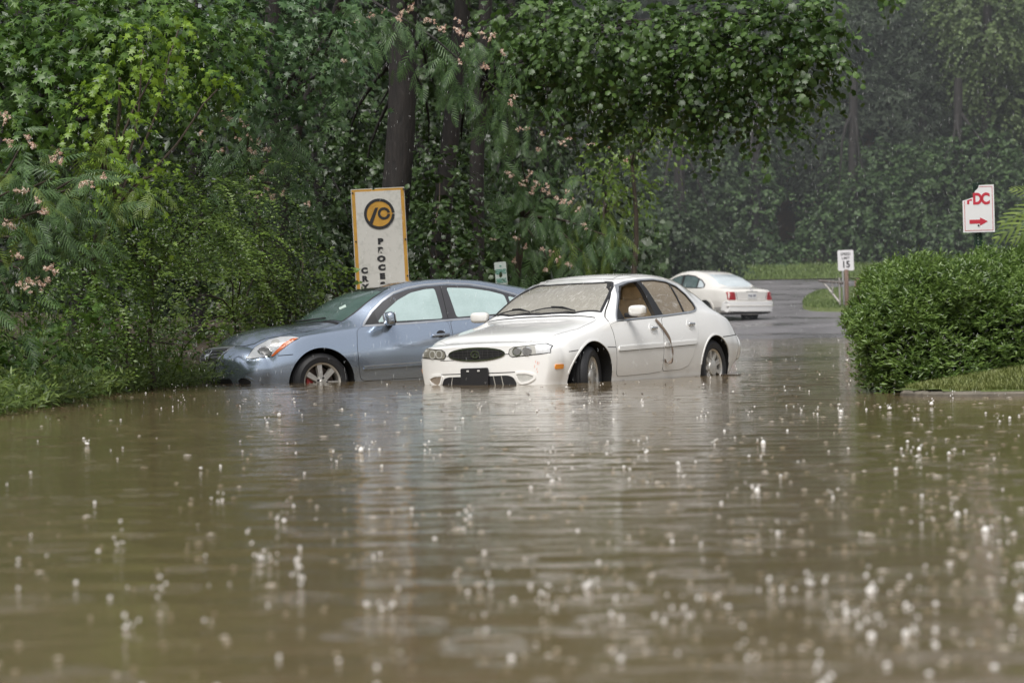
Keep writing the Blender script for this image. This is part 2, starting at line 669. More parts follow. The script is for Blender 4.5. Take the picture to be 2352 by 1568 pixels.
def fogged(name, col, dark, spots=True, rough=.25):
    """opaque glass beaded with rain"""
    m = NT(name)
    oc = m.obj()
    nz = m.noise(4, 5, .6, oc)
    n2 = m.noise(60, 3, .6, oc)
    f = m.math('ADD', m.math('MULTIPLY', nz.outputs['Fac'], .7), m.math('MULTIPLY', n2.outputs['Fac'], .3))
    m.l(m.ramp(f, [(.3, dark), (.62, col)]).outputs[0], m.b.inputs['Base Color'])
    m.b.inputs['Roughness'].default_value = rough
    m.b.inputs['Coat Weight'].default_value = .6
    m.b.inputs['Coat Roughness'].default_value = .1
    m.bump(n2.outputs['Fac'], .15, .004)
    return m.m

def wet_glass(name, tint, dirt, opac, streak=0., rough=.05):
    """real glass: part see-through, part film of dirty water and painted reflections, glossy on top"""
    m = NT(name)
    oc = m.obj()
    n2 = m.noise(55, 3, .65, oc)
    mp = m.n('Mapping'); mp.inputs['Rotation'].default_value = (0, 0, .45); mp.inputs['Scale'].default_value = (1.6, 9., 4.)
    m.l(oc, mp.inputs['Vector'])
    st = m.noise(2.6, 7, .68, mp.outputs[0], 1.6)
    sm = m.ramp(st.outputs['Fac'], [(.52, 0.), (.66, .9)])
    big = m.noise(1.6, 3, .6, oc)
    area = m.ramp(big.outputs['Fac'], [(.40, .05), (.62, 1.)])
    sk = m.math('MULTIPLY', m.math('MULTIPLY', sm.outputs[0], area.outputs[0]), streak)
    col = m.mixc(sk, dirt, (.85, .84, .80))  # pale streaks stand in for reflections and rain smears
    m.l(col, m.b.inputs['Base Color'])
    m.b.inputs['Roughness'].default_value = rough
    m.b.inputs['Coat Weight'].default_value = .3
    tr = m.n('BsdfTransparent'); tr.inputs['Color'].default_value = tuple(tint) + (1,)
    op = m.math('ADD', m.math('MULTIPLY', m.math('SUBTRACT', n2.outputs['Fac'], .5), .5), opac, True)
    op = m.math('MAXIMUM', op, sk, True)
    mx = m.n('MixShader')
    m.l(op, mx.inputs[0]); m.l(tr.outputs[0], mx.inputs[1]); m.l(m.b.outputs[0], mx.inputs[2])
    m.l(mx.outputs[0], m.o.inputs['Surface'])
    m.bump(n2.outputs['Fac'], .12, .003)
    return m.m

# ---- wheels: axis y, outer face towards +y
def wheel(parent, x, y, z, R, r, side, style, steer=0., caliper=False):
    w = .205
    bm = bmesh.new()
    prof = [(r * .97, -w / 2 + .03), (r + .012, -w / 2), (R - .05, -w / 2 - .006), (R - .012, -w / 2 + .02), (R, -w / 2 + .05), (R, -.052), (R - .012, -.047), (R - .012, -.038), (R, -.033), (R, -.005), (R - .012, 0.), (R - .012, .008), (R, .012),
            (R, .038), (R - .012, .043), (R - .012, .05), (R, .055), (R - .001, w / 2 - .045), (R - .013, w / 2 - .018), (R - .05, w / 2 + .006), (r + .012, w / 2), (r * .97, w / 2 - .03)]
    add_lathe(bm, prof, 56)
    # tread blocks: shallow grooves across the shoulders
    t = obj_bm('wheel', bm, RUBBER, parent, 35)
    t.location = (x, y, z)
    t.rotation_euler = (0, 0, (0 if side > 0 else PI) + steer)
    bm = bmesh.new()
    yo = w / 2 - .012
    add_lathe(bm, [(r * .97, -w / 2 + .03), (r * .9, -.03), (r * .9, yo - .05), (r * .93, yo - .01), (r + .004, yo), (r + .008, yo - .012)], 48)
    def spoke(a, w0, w1, r0, r1, y0, y1, th=.03):
        ca, sa = math.cos(a), math.sin(a)
        P = []
        for rr, ww, yy in ((r0, w0, y0), (r1, w1, y1)):
            for e, dy in ((-1, 0), (1, 0), (1, -th), (-1, -th)):
                k = .82 if dy == 0 else 1.15
                P.append(bm.verts.new((rr * ca - e * ww * k * sa, yy + dy, rr * sa + e * ww * k * ca)))
        for f in ((0, 1, 5, 4), (1, 2, 6, 5), (2, 3, 7, 6), (3, 0, 4, 7), (3, 2, 1, 0), (4, 5, 6, 7)):
            bm.faces.new([P[i] for i in f])
    if style == 'six':
        for k in range(7):
            spoke(PI / 2 - .1 + k * 2 * PI / 7, .027, .036, .045, r * .95, yo - .012, yo - .018)
        add_lathe(bm, [(.0001, yo - .004), (.03, yo - .004), (.036, yo - .01), (.07, yo - .014), (.075, yo - .05)], 24)
    elif style == 'slots':
        for k in range(9):
            spoke(k * 2 * PI / 9, .022, .026, .07, r * .95, yo - .016, yo - .012)
        add_lathe(bm, [(.0001, yo + .004), (.05, yo + .002), (.085, yo - .004), (.092, yo - .02), (.115, yo - .022), (.12, yo - .05)], 28)
    if style == 'six':
        n0 = len(bm.faces)
        for k in range(5):
            a = PI / 2 + .25 + k * 2 * PI / 5
            rg = add_lathe(bm, [(.0001, yo + .008), (.011, yo + .006), (.012, yo - .014)], 8)
            bmesh.ops.translate(bm, verts=[v for q in rg for v in q], vec=(.057 * math.cos(a), 0, .057 * math.sin(a)))
        bm.faces.ensure_lookup_table()
        for f in bm.faces[n0:]: f.material_index = 1
    bmesh.ops.recalc_face_normals(bm, faces=bm.faces)
    rim = obj_bm('rim', bm, [ALLOY, BLACK], t, 35)
    bm = bmesh.new()
    add_lathe(bm, [(.0001, -.005), (r * .80, -.005), (r * .80, -.03), (.0001, -.03)], 32)
    obj_bm('brake_disc', bm, DISC, t, 35)
    if caliper:
        bm = bmesh.new()
        add_box(bm, (0, 0, 0), (.09, .05, .15), None, .015)
        cq = obj_bm('brake_caliper', bm, CALIPER, t, 40)
        sg = 1 if side > 0 else -1
        cq.location = (.125 * sg, .012, -.01)
    return t

def car_base(name, T, ang):
    return empty(name, T, (RAD(ang[2]), RAD(ang[1]), RAD(ang[0])))

def mirror_poly(poly):
    return [(-p[0], p[1]) for p in poly]
# ------------------------------------------------------------------ white saloon
def door(bvh, view, poly, parent, mat, label=None, off=.004):
    """door skin with a dark shut line round it"""
    ribbon(bvh, view, rounded(poly, .05), 'shut_or_shadow_line', DARK, parent, .007, .0025, True)
    d = panel(bvh, view, rounded(poly, .05), 'door', mat, parent, off, .01)
    return d

def handle_pull(parent, bvh, view, x, z, w, mat, cup, tilt=0., cuprx=.085, cupry=.06):
    panel(bvh, view, ellipse(x, z, cuprx, cupry, 28), 'handle_cup', cup, parent, .007, .006, .03)
    loc, n = hit(bvh, view, x, z)
    bm = bmesh.new()
    add_box(bm, (0, 0, 0), (w, .022, .032), None, .009, 3)
    h = obj_bm('handle', bm, mat, parent, 40)
    s = VIEWS[view][3]
    h.location = Vector(loc) + Vector((0, s * .024, .004))
    h.rotation_euler = (0, tilt, 0)
    return h

def side_mirror(parent, c, size, mat, side, stalk=BLACK, tilt=0.):
    bm = bmesh.new()
    bmesh.ops.create_uvsphere(bm, u_segments=24, v_segments=16, radius=.5)
    for v in bm.verts:                                   # rounded block
        for i in range(3):
            a = abs(v.co[i] * 2)
            v.co[i] = math.copysign(a ** .55, v.co[i]) * .5
        if v.co.x < 0: v.co.x *= .45
    bmesh.ops.transform(bm, matrix=Matrix.Diagonal((*size, 1)), verts=bm.verts)
    m = obj_bm('mirror', bm, mat, parent, 60)
    m.location = c
    m.rotation_euler = (0, tilt, side * RAD(-12))
    bm = bmesh.new()
    add_box(bm, (-.02, -side * size[1] * .55, -size[2] * .38), (.09, size[1] * .6, .05), None, .012)
    q = obj_bm('mirror_stalk', bm, stalk, m, 40)
    bm = bmesh.new()
    pl = prism(rounded([(-size[1] * .42, -size[2] * .4), (size[1] * .42, -size[2] * .4), (size[1] * .42, size[2] * .4), (-size[1] * .42, size[2] * .4)], .03), -size[0] * .30, -size[0] * .24, 'x')
    obj_bm('mirror_glass', pl, CHROME, m)
    bm.free()
    return m

def build_white_saloon():
    root = car_base('white_saloon', (.8446, 32.797, -.2637), (-120.91, .556, 1.475))
    tag(root, 'white saloon with open driver window and belt strap hanging from its door', 'car')
    st = [
        (2.14, .80, .30, .835, .45, .81, .635, .74, .690, .45, .714, .722),
        (2.00, .83, .30, .865, .50, .828, .685, .75, .74, .48, .772, .782),
        (1.70, .85, .30, .88, .53, .83, .735, .73, .79, .48, .825, .838),
        (1.38, .85, .30, .885, .55, .825, .785, .72, .84, .50, .872, .885),
        (1.05, .86, .30, .885, .56, .815, .855, .72, .895, .55, .922, .94),
        (.88, .86, .30, .885, .57, .812, .875, .715, .945, .58, .985, 1.01),
        (.60, .86, .30, .885, .58, .81, .89, .69, 1.075, .57, 1.13, 1.16),
        (.35, .86, .30, .885, .58, .81, .895, .67, 1.185, .55, 1.245, 1.285),
        (.15, .86, .30, .885, .58, .81, .90, .66, 1.255, .54, 1.315, 1.35),
        (-.10, .86, .30, .885, .58, .81, .905, .655, 1.297, .54, 1.362, 1.400),
        (-.40, .86, .30, .885, .58, .81, .91, .65, 1.308, .54, 1.374, 1.410),
        (-.70, .86, .30, .885, .58, .81, .92, .65, 1.288, .54, 1.358, 1.402),
        (-1.0, .86, .30, .885, .58, .81, .93, .66, 1.212, .54, 1.312, 1.362),
        (-1.3, .85, .30, .885, .58, .81, .925, .685, 1.075, .55, 1.208, 1.262),
        (-1.6, .84, .30, .88, .58, .80, .905, .71, .985, .56, 1.092, 1.135),
        (-1.85, .83, .30, .87, .56, .785, .88, .70, .938, .50, .985, 1.002),
        (-2.10, .80, .36, .84, .54, .755, .83, .67, .888, .45, .932, .946),
        (-2.26, .78, .42, .815, .54, .73, .755, .63, .812, .42, .852, .862),
        (-2.34, .76, .45, .79, .54, .71, .675, .60, .722, .40, .752, .762),
    ]
    me, bvh = car_shell(st, lambda x: .19 + .20 * float(smooth01((-1.7 - x) / .75)), (.205, .42, .10, .13, .22, 1.55), (.13, .50, .12, .30, .27, -1.45), [(.15, 1.15, .13), (-1.75, -.85, -.10)])
    body = obj_me('body', me, WHITE, root)
    # --- openings
    DLO = [(.78, .885), (.67, .985), (.54, 1.10), (.42, 1.20), (.31, 1.262), (.15, 1.298), (-.08, 1.317), (-.38, 1.322), (-.66, 1.298), (-.88, 1.243), (-1.03, 1.15), (-1.11, 1.05), (-1.12, .99), (-1.06, .962), (-.95, .95), (-.4, .925), (.3, .902)]
    arch_cut(body, 1.40, .315, .37, .45, WELL, 1., .13)
    arch_cut(body, -1.38, .315, .365, .45, WELL)
    inn = [(p[0] * .985 - .005, p[1] - .004) for p in DLO]
    cut(body, prism(inn, -1.1, 1.1, 'y'), INSIDE)
    cab = [(.62, .5), (.62, .95), (.45, 1.1), (.18, 1.25), (-.1, 1.31), (-.5, 1.31), (-.85, 1.23), (-1.15, 1.06), (-1.3, .93), (-1.3, .5)]
    cut(body, prism(cab, -.6, .6, 'y'), INSIDE)
    ws = [(1.0, -.66), (.93, -.40), (.5, -.56)]
    # windscreen outline seen from above: bottom curve then top curve
    wsp = [(.86, .665), (.97, .40), (1.0, 0), (.97, -.40), (.86, -.665), (.60, -.615), (.36, -.545), (.24, -.48), (.305, -.25), (.325, 0), (.305, .25), (.24, .48), (.36, .545), (.60, .615)]
    cut(body, prism([(p[0] * .99 - .005, p[1] * .985) for p in wsp], .86, 1.6, 'z'), INSIDE)
    rgp = [(-.93, 0), (-.91, .30), (-.86, .46), (-1.2, .55), (-1.53, .60), (-1.66, .40), (-1.70, 0), (-1.66, -.40), (-1.53, -.60), (-1.2, -.55), (-.86, -.46), (-.91, -.30)]
    body.data.shade_smooth(); body.data.set_sharp_from_angle(angle=RAD(38))
    # --- glass
    SCREEN = wet_glass('muddy_reflecting_windscreen', (.8, .79, .74), (.36, .345, .30), .76, 1.0, .07)
    TINT = wet_glass('tan_reflecting_glass', (.75, .68, .55), (.36, .30, .22), .72, .85, .06)  # tan tone and pale streaks are reflections put into the colour
    w = panel(bvh, 'T', wsp, 'windscreen', SCREEN, root, -.006, 0, .06)
    ribbon(bvh, 'T', wsp, 'windscreen_seal', BLACK, root, .028, .003, True)
    panel(bvh, 'T', rgp, 'rear_window', TINT, root, .003, .004, .06)
    for v, sg in (('L', 1), ('R', -1)):
        ribbon(bvh, v, DLO, 'window_surround', SATIN, root, .016, .006, True)
        ribbon(bvh, v, [(p[0] * .975 - .008, p[1] * .995 + .004) for p in DLO], 'window_seal', BLACK, root, .020, .001, True)
        pil = [(.005, 1.303), (-.075, 1.309), (-.285, .927), (-.105, .918)]
        panel(bvh, v, pil, 'door_pillar', BLACK, root, .002, .05)
        ribbon(bvh, v, [(-.715, 1.281), (-.758, 1.12), (-.785, .946)], 'window_divider', BLACK, root, .026, .002)
        rw = [(-.085, 1.305), (-.38, 1.310), (-.655, 1.286), (-.865, 1.232), (-1.01, 1.142), (-1.088, 1.05), (-1.10, .995), (-1.05, .972), (-.95, .96), (-.4, .935), (-.27, .93)]
        panel(bvh, v, rw, 'side_window', TINT, root, -.008, 0, .05)
        if sg < 0:
            panel(bvh, v, [(.73, .90), (.53, 1.09), (.30, 1.248), (.15, 1.285), (.01, 1.30), (-.10, .925)], 'side_window', TINT, root, -.008, 0, .05)
        panel(bvh, v, [(.765, .89), (.66, .985), (.60, 1.03), (.60, .90)], 'mirror_base', BLACK, root, .004, .02)
        # doors
        fd = [(.93, .30), (.945, .62), (.94, .78), (.955, .845), (.80, .872), (-.20, .898), (-.115, .6), (-.085, .32), (.2, .305)]
        rd = [(-.095, .32), (-.125, .6), (-.215, .898), (-.80, .923), (-1.02, .93), (-.99, .76), (-.955, .68), (-.86, .55), (-.80, .46), (-.70, .36), (-.52, .325)]
        f = door(bvh, v, fd, root, WHITE); r_ = door(bvh, v, rd, root, WHITE)
        handle_pull(f, bvh, v, .055, .787, .135, CHROME, WHITE)
        handle_pull(r_, bvh, v, -.83, .812, .135, CHROME, WHITE)
        for dd, x0, x1 in ((f, .90, -.115), (r_, -.135, -.86)):
            z0 = .588 if dd is f else .600
            pl = [(x0, z0 - .022), (x1, z0 - .008), (x1 + (.0 if dd is f else -.06), z0 + .036), (x0, z0 + .024)]
            panel(bvh, v, rounded(pl, .02), 'side_moulding', WHITE, dd, .015, .012)
            ribbon(bvh, v, [(x0, z0 - .026), (x1, z0 - .012)], 'shut_or_shadow_line', plain('moulding_shadow', (.25, .25, .24), .7) if 'moulding_shadow' not in bpy.data.materials else bpy.data.materials['moulding_shadow'], dd, .007, .007)  # painted shadow under the moulding, no joint of its own
        ribbon(bvh, v, [(1.13, .615), (.95, .61)], 'shut_or_shadow_line', DARK, root, .006, .002)
        ribbon(bvh, v, [(1.90, .59), (1.74, .60)], 'shut_or_shadow_line', DARK, root, .007, .002)
        ribbon(bvh, v, [(-1.56, .655), (-1.9, .665), (-2.36, .675)], 'shut_or_shadow_line', DARK, root, .008, .002)
        ribbon(bvh, v, [(.95, .86), (.90, .93), (.80, 1.0), (.55, 1.16), (.40, 1.25), (.22, 1.315)], 'shut_or_shadow_line', DARK, root, .008, .002)
        ribbon(bvh, v, [(.16, 1.332), (-.1, 1.355), (-.45, 1.36), (-.75, 1.34), (-1.0, 1.28)], 'shut_or_shadow_line', plain('seam_grey', (.35, .35, .34), .7) if 'seam_grey' not in bpy.data.materials else bpy.data.materials['seam_grey'], root, .006, .002)
        # markers
        panel(bvh, v, rounded([(1.995, .42), (2.115, .42), (2.115, .468), (1.995, .468)], .015), 'side_marker', AMBER, root, .008, .01, .03)
        panel(bvh, v, rounded([(-2.40, .455), (-2.35, .455), (-2.35, .52), (-2.40, .52)], .01), 'side_marker', RED, root, .006, .01, .03)
        # arch lip
        for xc, rr, fl_ in ((1.40, .379, .13), (-1.38, .371, 0)):
            ribbon(bvh, v, arch_pts(xc, .315, rr, 1., fl_, 30, .12, PI - .12), 'arch_lip', WHITE, root, .016, .006)
    # --- hood and roof seams
    hood = [(1.03, .70), (1.06, .3), (1.075, 0), (1.06, -.3), (1.03, -.70), (1.5, -.735), (1.95, -.68), (2.17, -.40), (2.235, 0), (2.17, .40), (1.95, .68), (1.5, .735)]
    ribbon(bvh, 'T', hood, 'shut_or_shadow_line', DARK, root, .005, .0012, True)
    panel(bvh, 'T', hood, 'hood', WHITE, root, .003, .008, .06)
    ribbon(bvh, 'T', [(.12, .42), (.15, 0), (.12, -.42), (-.42, -.42), (-.42, .42)], 'sunroof_seam', DARK, root, .006, .002, True)
    trunk = [(-1.78, 0), (-1.72, .62), (-2.2, .60), (-2.33, .3), (-2.35, 0), (-2.33, -.3), (-2.2, -.60), (-1.72, -.62)]
    ribbon(bvh, 'T', trunk, 'shut_or_shadow_line', DARK, root, .007, .002, True)
    ribbon(bvh, 'T', [(.99, .67), (1.02, .4), (1.035, 0), (1.02, -.4), (.99, -.67)], 'cowl', BLACK, root, .018, .002)
    # --- front: grille, lamps, bumper (y,z seen from the front)
    ribbon(bvh, 'F', ellipse(0, .602, .335, .064, 40), 'grille_surround', CHROME, root, .016, .008, True)
    g = panel(bvh, 'F', ellipse(0, .602, .33, .060, 40), 'grille', BLACK, root, .004, .01, .04)
    bmm = None
    for yy in np.arange(-.27, .28, .06):
        hgt = .058 * math.sqrt(max(0, 1 - (yy / .325) ** 2))
        bmm = ribbon_bm(bvh, 'F', [(yy, .602 - hgt), (yy, .602 + hgt)], .006, .010, bm=bmm)
    for zz in (.575, .602, .629):
        wd = .32 * math.sqrt(max(0, 1 - ((zz - .602) / .062) ** 2))
        bmm = ribbon_bm(bvh, 'F', [(-wd, zz), (wd, zz)], .006, .011, bm=bmm)
    obj_bm('grille_bars', bmm, plain('grille_grey', (.035, .035, .035), .5), g, 40)
    e = ribbon(bvh, 'F', ellipse(0, .602, .048, .034, 28), 'emblem', CHROME, root, .012, .018, True, .01)
    ribbon(bvh, 'F', [(-.026, .572), (-.004, .610), (.004, .610), (.026, .572)], 'emblem_road', CHROME, e, .011, .017, False, .01)
    for sg in (1, -1):
        hl = [(.385, .60), (.395, .636), (.44, .657), (.645, .672), (.655, .582), (.42, .565), (.395, .577)]
        sl = [(.66, .583), (.652, .673), (.725, .676), (.765, .655), (.775, .592)]
        fl = lambda P: [(sg * a, b) for a, b in P]
        ribbon(bvh, 'F', fl([(.382, .60), (.393, .638), (.44, .660), (.645, .675), (.727, .679), (.768, .656), (.778, .589), (.655, .578), (.42, .561), (.393, .575)]), 'headlight_seal', BLACK, root, .009, .003, True)
        H = panel(bvh, 'F', fl(hl), 'headlight', LAMP if sg > 0 else LAMPD, root, .006, .01, .04)
        for cyy in (.47, .57):
            ribbon(bvh, 'F', [(sg * a, b) for a, b in ellipse(cyy, .615, .043, .040, 24)], 'headlight_ring', CHROME if sg > 0 else LAMP, H, .012, .009, True, .02)
            panel(bvh, 'F', [(sg * a, b) for a, b in ellipse(cyy, .615, .036, .034, 20)], 'headlight_bowl', BOWL if sg > 0 else LAMPD, H, .009, .003, .02)
        panel(bvh, 'F', fl(sl), 'turn_signal', LAMPC if sg > 0 else LAMPD, root, .006, .01, .04)
        fogp = rounded([(.435, .395), (.555, .395), (.63, .37), (.635, .335), (.58, .30), (.50, .285), (.465, .31)], .03)
        ribbon(bvh, 'F', fl(fogp), 'fog_lamp_surround', WHITE, root, .022, .010, True)
        panel(bvh, 'F', fl(fogp), 'fog_lamp', LAMP if sg > 0 else plain('muddy_lens', (.30, .25, .2), .4, .2), root, .004, .01, .03)
    panel(bvh, 'F', rounded([(-.42, .36), (-.36, .375), (.36, .375), (.42, .355), (.46, .27), (-.46, .27)], .03), 'air_intake', BLACK, root, .003, .01, .05)
    for yy in (-.30, .20, .29):
        ribbon(bvh, 'F', [(yy, .373), (yy + .02 * (1 if yy > 0 else -1), .275)], 'intake_rib', plain('rib_grey', (.30, .29, .26), .6) if 'rib_grey' not in bpy.data.materials else bpy.data.materials['rib_grey'], root, .009, .007)
    ribbon(bvh, 'F', [(-.46, .405), (.44, .405)], 'bumper_seam', DARK, root, .008, .002)
    ribbon(bvh, 'F', [(-.27, .548), (-.46, .548)], 'bumper_seam', DARK, root, .005, .002)
    loc, _ = hit(bvh, 'F', 0, .38)
    bm = prism(rounded([(-.175, .275), (.155, .275), (.155, .462), (-.175, .462)], .022), loc[0] + .012, loc[0] + .032, 'x')
    pb = obj_bm('plate_bracket', bm, BLACK, root, 40)
    slot = plain('slot_grey', (.5, .5, .48), .6)
    for yy in (-.085, .045):
        bm = bmesh.new()
        add_box(bm, (loc[0] + .034, yy, .432), (.006, .03, .018), None, .003)
        obj_bm('bracket_slot', bm, slot, pb)
    # hood-to-bumper shut line across the nose
    ribbon(bvh, 'F', [(.335, .592), (.385, .592)], 'shut_or_shadow_line', DARK, root, .006, .002)
    ribbon(bvh, 'F', [(-.335, .592), (-.385, .592)], 'shut_or_shadow_line', DARK, root, .006, .002)
    # scuffs of red paint on the bumper corner
    bmm = None
    for k in range(7):
        yy = .655 + random.uniform(-.02, .025); zz = .44 + random.uniform(-.05, .06)
        bmm = ribbon_bm(bvh, 'F', [(yy, zz), (yy + .004, zz + random.uniform(.012, .03))], .006, .0015, bm=bmm, step=.01)
    obj_bm('paint_scuff', bmm, plain('red_scuff', (.75, .42, .36), .5), root)
    # --- wipers parked along the foot of the screen
    for y0, y1 in ((.40, -.12), (-.14, -.58)):
        bm = bmesh.new()
        pts = []
        for t in np.linspace(0, 1, 12):
            yy = y0 + (y1 - y0) * t
            xx = .985 - .075 * (abs(yy) / .7) ** 2 - .035 * math.sin(t * PI) - .01
            l, n = hit(bvh, 'T', xx, yy)
            pts.append(Vector(l) + n * (.016 + .006 * math.sin(t * PI)))
        add_tube(bm, pts, .008, 6)
        add_tube(bm, [pts[0] + Vector((.04, .03, -.005)), pts[3] + Vector((.01, 0, .014)), pts[6] + Vector((0, 0, .012))], .008, 6)
        obj_bm('wiper', bm, BLACK, root, 50)
    # --- mirrors
    side_mirror(root, (.62, .985, .985), (.13, .21, .118), WHITE, 1)
    side_mirror(root, (.62, -.985, .985), (.13, .21, .118), WHITE, -1)
    # --- cabin
    def seat(y):
        bm = bmesh.new()
        rot = Matrix.Rotation(RAD(-18), 3, 'Y')
        add_box(bm, (-.33, y, .80), (.15, .50, .66), rot, .055, 4)
        s_ = obj_bm('seat', bm, TAN, root, 50)
        bm = bmesh.new(); add_box(bm, (-.06, y, .56), (.5, .5, .15), None, .05, 3)
        obj_bm('seat_cushion', bm, TAN, s_, 50)
        bm = bmesh.new(); add_box(bm, (-.445, y, 1.17), (.10, .27, .17), rot, .045, 4)
        obj_bm('headrest', bm, TAN, s_, 50)
    seat(.36); seat(-.36)
    bm = bmesh.new(); add_box(bm, (-1.08, 0, .80), (.16, 1.14, .55), Matrix.Rotation(RAD(-22), 3, 'Y'), .05, 3)
    obj_bm('rear_seat', bm, TANDARK, root, 50)
    bm = bmesh.new(); add_box(bm, (.66, 0, .84), (.34, 1.16, .16), Matrix.Rotation(RAD(6), 3, 'Y'), .05, 3)
    obj_bm('dashboard', bm, TANDARK, root, 50)
    bm = bmesh.new()
    rg = [(.30 + .06 * math.cos(t), .36 + .18 * math.sin(t), .86 + .16 * math.cos(t)) for t in np.linspace(0, 2 * PI, 24)]
    add_tube(bm, rg, .014, 6, False)
    obj_bm('steering_wheel', bm, BLACK, root, 50)
    # --- wheels
    wheel(root, 1.40, .74, .315, .322, .205, 1, 'slots', RAD(13))
    wheel(root, 1.40, -.74, .315, .322, .205, -1, 'slots', RAD(13))
    wheel(root, -1.38, .745, .315, .322, .205, 1, 'slots')
    wheel(root, -1.38, -.745, .315, .322, .205, -1, 'slots')
    # --- rear lamps and plate
    for sg in (1, -1):
        panel(bvh, 'B', [(sg * a, b) for a, b in rounded([(.30, .68), (.64, .68), (.63, .76), (.33, .78)], .03)], 'tail_lamp', RED, root, .006, .01, .04)
    panel(bvh, 'B', rounded([(-.16, .52), (.16, .52), (.16, .68), (-.16, .68)], .01), 'number_plate', PLATEW, root, .008, .01, .05)
    # --- belt webbing shut in the door
    pts2 = [(-.05, .885, 0), (-.09, .83, .3), (-.145, .755, .5), (-.195, .68, .25), (-.225, .60, -.35), (-.24, .535, -.75), (-.25, .48, -.4), (-.24, .43, .1), (-.20, .405, .6), (-.125, .41, .9), (-.11, .45, .7)]
    bm = bmesh.new(); rows = []
    pts2 = catmull(np.array(pts2), 5)
    for i, (x, z, tw) in enumerate(pts2):
        l, n = hit(bvh, 'L', x, max(z, .3))
        d = pts2[min(i + 1, len(pts2) - 1)] - pts2[max(i - 1, 0)]
        d = Vector((d[0], 0, d[1])).normalized()
        side = Vector((d.z, 0, -d.x))
        side = (side * math.cos(tw * 1.4) + Vector((0, 1, 0)) * math.sin(tw * 1.4)) * .016
        p = Vector(l) + Vector((0, .018 + .025 * math.sin(i / len(pts2) * PI), 0))
        rows.append([bm.verts.new(p + side), bm.verts.new(p - side)])
    for a, b in zip(rows, rows[1:]): bm.faces.new((a[0], a[1], b[1], b[0]))
    sb = obj_bm('belt_strap', bm, STRAP, root, 60)
    md = sb.modifiers.new('t', 'SOLIDIFY'); md.thickness = .003
    # --- crumpled peach cloth on the dashboard (rests in the car)
    bm = bmesh.new()
    bmesh.ops.create_grid(bm, x_segments=14, y_segments=10, size=.5)
    for v in bm.verts:
        v.co.x *= .22; v.co.y *= .34
        v.co.z = .03 * math.sin(v.co.x * 40 + 1) * math.cos(v.co.y * 26) + .035
    cl = obj_bm('peach_cloth', bm, plain('peach_cloth', (.72, .40, .29), .8), root, 60)
    Mx = Matrix.Translation((.70, .45, .925)) @ Matrix.Rotation(.35, 4, 'Z')
    cl.matrix_local = Mx
    return root, bvh

white_car, _bv = build_white_saloon()
bpy.context.view_layer.update()
for _c in list(white_car.children):                       # the cloth only lies in the car: it is a thing of its own
    if _c.name.startswith('peach_cloth'):
        mw = white_car.matrix_world @ _c.matrix_local
        _c.parent = None; _c.matrix_world = mw
        tag(_c, 'crumpled peach cloth on the dashboard inside the white saloon', 'cloth')

